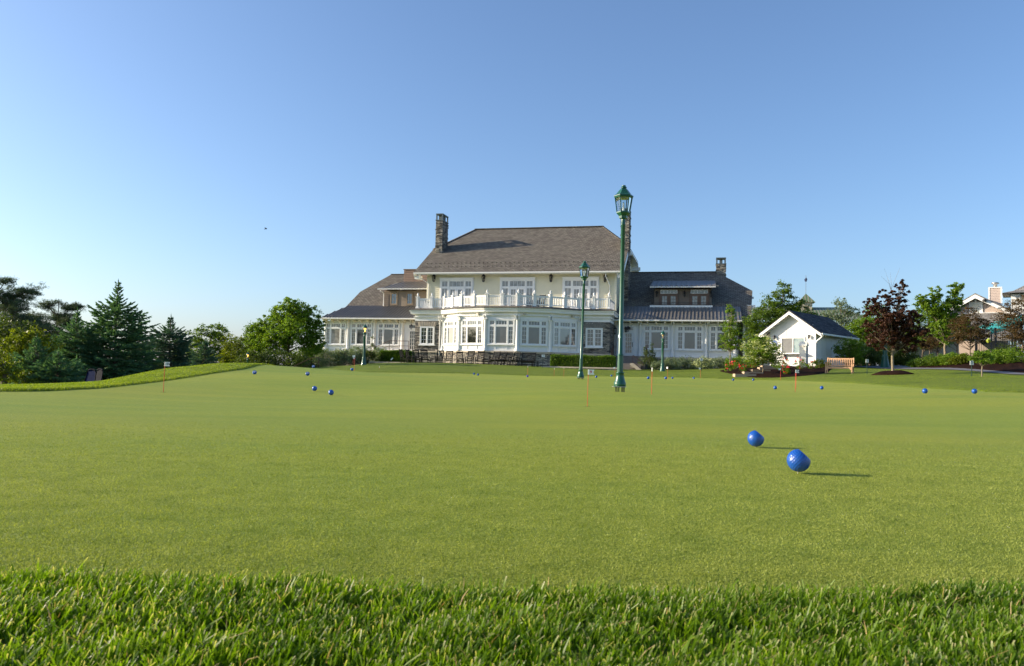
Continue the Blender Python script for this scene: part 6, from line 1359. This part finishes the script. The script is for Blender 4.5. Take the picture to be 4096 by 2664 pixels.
tree('deciduous_tree', at(3452, 66), LB((0, 0, 3.4, 1.2, .8), (1.2, 0, 2.9, 1.1, .9), (-.9, 0, 2.8, .9, .8), (.2, 0, 1.9, 1.6, .8)), 12000, .12, GDEC2, 'green tree with a slim pale trunk left of the maroon tree', seed=95, trunk=(.06, 1.2), bark=BARKL)
tree('deciduous_tree', at(3500, 70), LB((0, 0, 4.8, 1.2, 1.0), (.6, 0, 3.4, 1.8, 1.2), (-1.2, 0, 3.0, 1.4, 1.1), (.2, 0, 1.6, 2.4, 1.3)), 14000, .14, GDEC2, 'green tree filling the gap behind the maroon tree', seed=96)
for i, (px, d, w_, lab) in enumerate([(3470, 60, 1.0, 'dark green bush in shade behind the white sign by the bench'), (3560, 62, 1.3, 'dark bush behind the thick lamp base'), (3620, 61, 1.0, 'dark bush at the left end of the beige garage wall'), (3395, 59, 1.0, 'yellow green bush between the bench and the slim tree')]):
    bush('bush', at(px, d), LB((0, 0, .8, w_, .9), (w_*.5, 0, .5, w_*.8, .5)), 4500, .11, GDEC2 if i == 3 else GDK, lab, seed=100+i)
mt = tree('maroon_tree', at(3572, 40), LB((.45, 0, 4.55, .42, .42), (-.35, 0, 4.2, .42, .3), (.1, 0, 3.9, .7, .4), (-1.0, 0, 3.75, .55, .33), (-1.2, 0, 3.2, .55, .35), (0, 0, 3.2, 1.0, .6), (.85, 0, 2.9, .75, .5), (-.6, 0, 2.5, .9, .5), (.6, 0, 2.1, 1.25, .55), (-.4, 0, 1.75, 1.0, .5), (.9, 0, 1.55, .8, .4), (0, -.2, 2.6, 1.0, .7)), 17000, .115, GRED, 'dark maroon maple with a bare forked tip on its mulch ring', 'tree', (.075, 1.1), BARKL, seed=110, clump=.17, per=30, limbs=60, flat=.6, branch=.02)
mb = MB()
for e_ in ((-.45, 0, 5.55), (-.08, .1, 5.35), (.38, 0, 5.6), (-.6, 0, 5.1)): mb.tube([(-.1, 0, 4.4), (-.06+e_[0]*.25, 0, 4.75), e_], [.009, .006, .003], 5, False)
mb.build('bare_twigs', BARKL, mt)
tree('deciduous_tree', at(3782, 52), LB((.75, 0, 5.1, .55, .7), (-.65, 0, 4.85, .5, .6), (-1.5, 0, 4.3, .6, .6), (.6, 0, 4.3, .7, .6), (-.7, 0, 3.9, .95, .7), (-.1, 0, 3.2, .8, .7), (1.0, 0, 3.2, .6, .4), (-.3, 0, 2.5, .8, .6), (.0, 0, 1.9, .5, .5)), 18000, .12, GDEC2, 'upright fresh green tree right of the maroon tree', seed=111, trunk=(.09, 1.3), bark=BARKL, clump=.19, per=30)
tree('copper_tree', at(3882, 49), LB((0, 0, 3.1, .7, .6), (-.7, 0, 2.6, .7, .5), (.8, 0, 2.6, .7, .5), (0, 0, 2.1, 1.2, .5), (-.8, 0, 1.7, .7, .35), (.7, 0, 1.7, .7, .35)), 11000, .075, GRED2, 'copper leaved tree right of the upright green tree', 'tree', (.04, .8), seed=112, clump=.28, flat=.45)
tree('copper_tree', at(4090, 45), LB((0, 0, 3.6, .7, .6), (-.7, 0, 3.2, .6, .5), (-.9, 0, 2.6, .8, .5), (.1, 0, 2.5, 1.2, .6), (-.7, 0, 1.8, .8, .45), (.4, 0, 1.6, 1.0, .5)), 12000, .075, GRED2, 'copper leaved tree at the right edge of the view', 'tree', (.05, .8), seed=113, clump=.28, flat=.45)
tree('copper_tree', at(3752, 55), LB((0, 0, 1.9, 1.0, .35), (-.5, 0, 1.5, .9, .3)), 3400, .085, GRED2, 'low copper leaved tree in front of the beige garage wall', 'tree', (.04, .7), seed=114, clump=.3)
dg = tree('flowering_tree', at(3718, 58), LB((0, 0, 2.3, 1.0, .5), (.7, 0, 1.8, .9, .5)), 4200, .09, GDEC2, 'cream flowering tree over the beige garage wall', seed=115, trunk=(.05, 1.0)); blossom(dg, LB((0, 0, 2.3, 1.0, .5), (.7, 0, 1.8, .9, .5)), 420, 8)
tree('weeping_tree', at(3928, 34), LB((0, 0, 1.05, .38, .14), (.28, 0, .88, .3, .14), (-.3, 0, .82, .28, .15), (.05, -.1, .72, .4, .14)), 2600, .07, GDEC2, 'low umbrella shaped tree beside the right white sign', 'tree', (.028, .5), BARKL, seed=116, clump=.3, flat=.5, droop=.8)
for i, (px, d, s, mt_, lab) in enumerate([(3725, 52, .75, GDEC, 'round green bush left of the upright green tree'), (3765, 51, .7, GDEC, 'round green bush behind the upright tree trunk'), (3670, 54, .5, GDEC2, 'grassy clump at the left end of the right mulch bed'), (3790, 50.5, .55, GDEC2, 'grassy mound in the mulch bed below the upright green tree'), (3830, 49.5, .6, GDEC2, 'light green bush left of the right white sign'),
        (3862, 48.5, .55, GYEL, 'light green spreading bush behind the right white sign'), (3985, 46, .7, GDEC2, 'bright green bush right of the umbrella shaped tree'), (4035, 45, .75, GDEC2, 'bright green bush near the right edge of the bed'), (4075, 50, 1.0, GDK, 'dark green bush by the fence at the right edge'), (3960, 49, .6, GDEC2, 'light green bush behind the umbrella shaped tree'), (3820, 50, .6, GDEC2, 'light green bush behind the copper tree trunk')]):
    z_ = .05
    s *= 1.35 if px > 3780 else 1.15
    bush('bush', at(px, d, z_), LB((0, 0, .45*s*1.2, .95*s, .45*s), (.6*s, 0, .4*s, .7*s, .4*s), (-.6*s, 0, .4*s, .7*s, .38*s)), 3600, .085, mt_, lab, seed=120+i, flat=.6)
# ---------------- beige garage wall under the trees
x0, y0, z0 = at(3638, 66); mb = MB(); Fg_ = lambda a, b_, c_: (a, -b_, c_); boards(mb, Fg_, 0, 4.2, -.5, 2.3, .2); mb.box(0.01, 4.19, .001, 4, -.5, 2.3)
gr = empty('garage', (x0, y0, z0), 0, 'low beige garage with a white corner behind the copper trees', 'garage'); mb.build('wall', pm('beige_siding', (.42, .35, .25), .6, .05), gr)
mb = MB(); mb.box(-.12, .06, -.08, .1, -.5, 2.3); mb.build('corner_board', WHITE, gr)
mb = MB(); mb.slab([(-.4, -.4, 2.28), (4.6, -.4, 2.28), (4.6, 2.2, 3.3), (-.4, 2.2, 3.3)], (0, 0, .1)); mb.build('roof', DSHINGLE, gr)
# ---------------- hall with green and grey striped roof behind the shed, belfry and flag
m, t, b = nodes('striped_green_roof'); tc = N(t, 'ShaderNodeTexCoord'); sx = N(t, 'ShaderNodeSeparateXYZ'); L(t, tc.outputs['UV'], sx.inputs[0])
mm = N(t, 'ShaderNodeMath', operation='PINGPONG'); L(t, sx.outputs[0], mm.inputs[0]); mm.inputs[1].default_value = .19
L(t, ramp(t, mm.outputs[0], [(.05, (.07, .14, .06)), (.1, (.22, .22, .15))]), b.inputs['Base Color']); b.inputs['Roughness'].default_value = .5
STR = m
hx0, hy0 = xat(3015, 100, 5), 100.0; hz0 = 1.0
HL = empty('village_hall', (hx0, hy0, hz0), rad(-14), 'hall with a green striped metal roof and a belfry, behind the shed', 'building')
mb = MB(); mb.box(-4, 14, 0, 10, -1, 3.6); mb.build('wall', pm('pink_beige_wall', (.45, .33, .25), .7, .08), HL)
def lz(py, d=100, px=3200): return zpy(px, py, d)-hz0
mb = MB(); mb.slab([(-4.5, -.7, lz(1286)), (14.5, -.7, lz(1286)), (11.0, 5, lz(1232)+.3), (-4.5, 5, lz(1232)+.3)], (0, 0, .12)); mb.slab([(14.5, -.7, lz(1286)), (14.5, 10.7, lz(1286)), (11.0, 5, lz(1232)+.3)], (0, 0, .1)); mb.build('roof', STR, HL)
bx0 = xat(3221, 101, 8); BF = (bx0-hx0, 1.5)
mb = MB(); c0, c1 = math.cos(rad(14)), math.sin(rad(14)); cx_, cy_ = BF[0]*c0-1.5*c1*0, BF[0]*c1+2.5; w_ = .52; zt = lz(1202); zb = lz(1250)
for sx_ in (-1, 1):
    for sy_ in (-1, 1): mb.box(cx_+sx_*w_-.16, cx_+sx_*w_+.16, cy_+sy_*w_-.16, cy_+sy_*w_+.16, zb-2, zt)
mb.box(cx_-w_-.22, cx_+w_+.22, cy_-w_-.2, cy_+w_+.2, zt-.55, zt); mb.box(cx_-w_-.22, cx_+w_+.22, cy_-w_-.2, cy_+w_+.2, zb-2, zb+.5); mb.build('belfry', pm('belfry_wall', (.50, .45, .34), .7, .05), HL)
mb = MB(); e_ = 1.08; zz = zt; ap = (cx_, cy_, lz(1165)); Q = [(cx_-e_, cy_-e_, zz-.05), (cx_+e_, cy_-e_, zz-.05), (cx_+e_, cy_+e_, zz-.05), (cx_-e_, cy_+e_, zz-.05)]
for i in range(4): mb.poly([Q[i], Q[(i+1) % 4], ap])
mb.poly(Q[::-1]); mb.build('belfry_roof', STR, HL)
mb = MB(); mb.bar((cx_, cy_, lz(1166)), (cx_, cy_, lz(1090)), .05); mb.build('flagpole', STEEL, HL)
mb = MB(); mb.slab([(cx_+.04, cy_, lz(1098)), (cx_+.04, cy_, lz(1117)), (cx_-.12, cy_, lz(1116)), (cx_-.2, cy_, lz(1108))], (0, .04, 0)); mb.slab([(cx_+.04, cy_, lz(1098)), (cx_+.18, cy_+.03, lz(1106)), (cx_+.12, cy_, lz(1115)), (cx_+.04, cy_, lz(1117))], (0, .04, 0)); mb.build('pennant', pm('navy_cloth', (.03, .03, .12), .8), HL)
# ---------------- pink clubhouse at the right edge
PD = 72.0
def pz(px, py, d=PD): return zpy(px, py, d)
ox, oy, oz = xat(3905, PD, 3), PD, 1.5
PB = empty('pink_house', (ox, oy, oz), rad(-34), 'pink sided house with a white gable, square chimney and a cupola at the right edge', 'building')
PINK = pm('pink_siding', (.50, .40, .34), .6, .05); GSH = brickm('grey_shingle', [(.16,.15,.145),(.2,.19,.18),(.24,.23,.22),(.28,.26,.24)], (.1,.1,.1), .5, .25, .015, .9, 0, .6, .5, .04)
U_ = PD/3100
ph = lambda py: pz(3905, py)-oz; pa = lambda px: (px-3905)*U_
mb = MB(); gz = ph(1256); F_ = lambda a, b_, c_: (a, -b_, c_)
n = 12; gl, gr2 = pa(3805), pa(4012)
zt_ = ph(1200)
for k in range(16):
    z0_ = gz+k*.14; f = (z0_-gz)/(zt_-gz)
    if f > .93: break
    boards(mb, F_, gl+(0-gl)*f*1.0, gr2+(0-gr2)*f, z0_, z0_+.14, .14)
mb.slab([(gl, .001, gz), (gr2, .001, gz), (0, .001, zt_)], (0, .3, 0)); mb.box(gl, gr2, 0.02, 9, -1.5, gz); mb.build('wall', PINK, PB)
mb = MB()
mb.slab([(0, -.8, zt_+.45), (gr2+.9, -.8, gz-.25), (gr2+.9, 9.5, gz-.25), (0, 9.5, zt_+.45)], (0, 0, .12)); mb.slab([(gl-.9, -.8, gz-.25), (0, -.8, zt_+.45), (0, 9.5, zt_+.45), (gl-.9, 9.5, gz-.25)], (0, 0, .12))
mb.slab([(gl-.6, -.2, gz), (gr2+.3, -.2, gz), (gr2+1.6, -3.2, ph(1370)), (gl-.6, -3.2, ph(1370))], (0, 0, .1)); mb.build('roof', GSH, PB)
mb = MB()
for s, e_ in ((1, gr2+.9), (-1, gl-.9)):
    mb.slab([(0, -.86, zt_+.44), (e_, -.86, gz-.26), (e_, -.86, gz-.52), (0, -.86, zt_+.08)], (0, .08, 0))
wz = ph(1218)
for a, b_, c_, d_ in ((-.55, .55, wz, wz+.24), (-.55, .55, gz+.0, gz+.24), (-.55, -.3, gz+.24, wz), (.3, .55, gz+.24, wz)): mb.box(a, b_, -.12, -.035, c_, d_)
mb.box(-.07, .07, -.3, -.04, wz+.2, zt_+.1); mb.box(gl, gr2, -.26, -.035, gz-.02, gz+.1); mb.build('trim', WHITE, PB)
mb = MB(); mb.box(-.3, .3, -.08, -.04, gz+.24, wz); mb.build('gable_panel', CREAM, PB)
mb = MB(); mb.lathe([(.12, 0), (.2, .12), (.14, .25)], 10, (.75, -1.0, ph(1212))); mb.build('flood_light', DARKM, PB)
def ploc(px, d):
    X_ = xat(px, d, 5)-ox; Y_ = d-oy; c_, s_ = math.cos(rad(-34)), math.sin(rad(-34)); return X_*c_+Y_*s_, -X_*s_+Y_*c_
cq = ploc(3983, 73.2); ca0, ca1 = cq[0]-.5, cq[0]+.5; cy0, cy1 = cq[1]-.3, cq[1]+.45
mb = MB(); boards(mb, lambda a, b_, c_: (a, cy0-b_, c_), ca0, ca1, ph(1218), ph(1146), .15); mb.box(ca0+.01, ca1-.01, cy0, cy1, ph(1225), ph(1145)); boards(mb, lambda a, b_, c_: (ca1+b_, a, c_), cy0, cy1, ph(1218), ph(1146), .15); mb.build('chimney', PINK, PB)
mb = MB(); mb.box(ca0-.06, ca0+.06, cy0-.06, cy0+.03, ph(1222), ph(1145)); mb.box(ca1-.06, ca1+.06, cy0-.06, cy0+.06, ph(1222), ph(1145)); mb.box(ca0-.05, ca1+.05, cy0-.07, cy1+.05, ph(1145), ph(1141)); mb.build('chimney_trim', WHITE, PB)
mb = MB(); cc = ((ca0+ca1)/2, (cy0+cy1)/2, ph(1142)); mb.lathe([(.16, 0), (.16, .32), (.3, .36), (.33, .42), (.3, .48), (.12, .52)], 14, cc); mb.build('flue', STEEL, PB)
# cupola
cxx, cyy = ploc(4131, 77); cw = 1.75
mb = MB(); mb.box(cxx-cw, cxx+cw, cyy-cw, cyy+cw, ph(1240), ph(1150)); mb.build('cupola', WHITE, PB)
mb = MB(); zc0, zc1 = ph(1187), ph(1153)
mb.box(cxx-cw+.3, cxx+cw-.3, cyy-cw-.06, cyy-cw-.01, zc0, zc1); mb.build('cupola_window', WHITE, PB)
wn = kids(PB)[-1]
mb = MB(); mb.box(cxx-cw+.4, cxx+cw-.4, cyy-cw-.07, cyy-cw-.062, zc0+.1, zc1-.1); mb.build('pane', GLC, wn)
mb = MB()
for k in range(1, 8): x = cxx-cw+.4+(2*cw-.8)*k/8; mb.box(x-.02, x+.02, cyy-cw-.09, cyy-cw-.071, zc0+.1, zc1-.1)
mb.box(cxx-cw+.4, cxx+cw-.4, cyy-cw-.088, cyy-cw-.071, (zc0+zc1)/2-.02, (zc0+zc1)/2+.02); mb.build('muntin', WHITE, wn)
mb = MB(); ev = cw+.75; L0 = [(ev, ph(1147)), (ev*.62, ph(1135)), (ev*.33, ph(1115)), (.18, ph(1094))]
mb.lathe([(r_*1.414, z_) for r_, z_ in L0], 4, (cxx, cyy, 0), smooth=False, rot=.5); mb.build('cupola_roof', GSH, PB)
mb = MB(); mb.lathe([(.3, ph(1096)), (.16, ph(1088)), (.08, ph(1078)), (.13, ph(1075)), (.03, ph(1071)), (.01, ph(1050))], 8, (cxx, cyy, 0)); mb.build('finial', pm('verdigris', (.12, .35, .26), .6), PB)
# teal awning and black fence
aw = empty('awning', (xat(3965, 64, 4), 64, zpy(3965, 1322, 64)), rad(-12), 'teal fabric awning in front of the pink house', 'awning')
mb = MB(); mb.slab([(0, 0, 0), (3.2, 0, 1.1), (3.2, 3, 1.5), (0, 3, .5)], (0, 0, .03)); mb.slab([(0, 0, 0), (3.2, 0, 1.1), (3.2, 0, .75), (0, 0, -.3)], (0, .03, 0)); mb.build('canopy', pm('teal_cloth', (.03, .30, .29), .7, .1), aw)
mb = MB()
for x in (.05, 1.6, 3.1): mb.bar((x, .05, -2.8), (x, .05, x*.34), .09)
mb.build('pole', DARKM, aw)
fx, fy, fz = at(3905, 58, .8)
FE = empty('iron_fence', (fx, fy, fz-.3), rad(-8), 'black iron fence in front of the pink house', 'fence')
for k in range(4): MB().bar((k*1.35, 0, -.4), (k*1.35, 0, 2.3), .12).build('post', DARKM, FE)
for k in range(3):
    mb = MB(); a = k*1.35
    for z in (.25, 1.9, 2.15): mb.bar((a, 0, z), (a+1.35, 0, z), .04)
    for i in range(1, 11): x = a+i*1.35/11; mb.bar((x, 0, .1), (x, 0, 2.15), .022)
    mb.build('fence_panel', DARKM, FE)
bl = MB(); bl.lathe([(.02, -.17), (.12, -.12), (.17, 0), (.12, .12), (.02, .17)], 14); bl.bar((0, 0, .17), (0, 0, .6), .02)
thing1(bl, 'round_lantern', pm('lime_plastic', (.45, .55, .05), .4), (xat(3955, 57, 3), 57, zpy(3955, 1363, 57)), 'round yellow green lantern hanging on the iron fence', 'lantern')
# far tree line behind everything
for i, (px, d, s, lab) in enumerate([(1290, 95, 1.0, 'far tree peeping behind the left wing of the clubhouse'), (730, 72, .8, 'far tree between the lone dark spruce and the round topped tree'), (3590, 95, 1.1, 'far tree behind the maroon tree')]):
    tree('deciduous_tree', at(px, d), LB((0, 0, 2.6*s, 2.2*s, 1.6*s), (2*s, 0, 2.0*s, 1.8*s, 1.4*s), (-2*s, 0, 1.8*s, 1.6*s, 1.2*s)), 6500, .2, GDEC, lab, seed=140+i)

tree('deciduous_tree', at(3690, 64), LB((0, 0, 3.9, 1.2, .9), (1.3, 0, 3.3, 1.1, .9), (-1.1, 0, 3.0, 1.0, .8), (.2, 0, 2.2, 1.8, .8)), 11000, .12, GDEC, 'mid green tree filling the gap between the maroon tree and the upright green tree', seed=150, trunk=(.07, 1.2), clump=.2)
tree('deciduous_tree', at(3830, 62), LB((0, 0, 3.2, 1.0, .8), (.9, 0, 2.6, .9, .7), (-.8, 0, 2.4, .9, .7)), 7000, .12, GDEC2, 'light green tree between the upright green tree and the pink house gable', seed=151, trunk=(.06, 1.0), clump=.2)
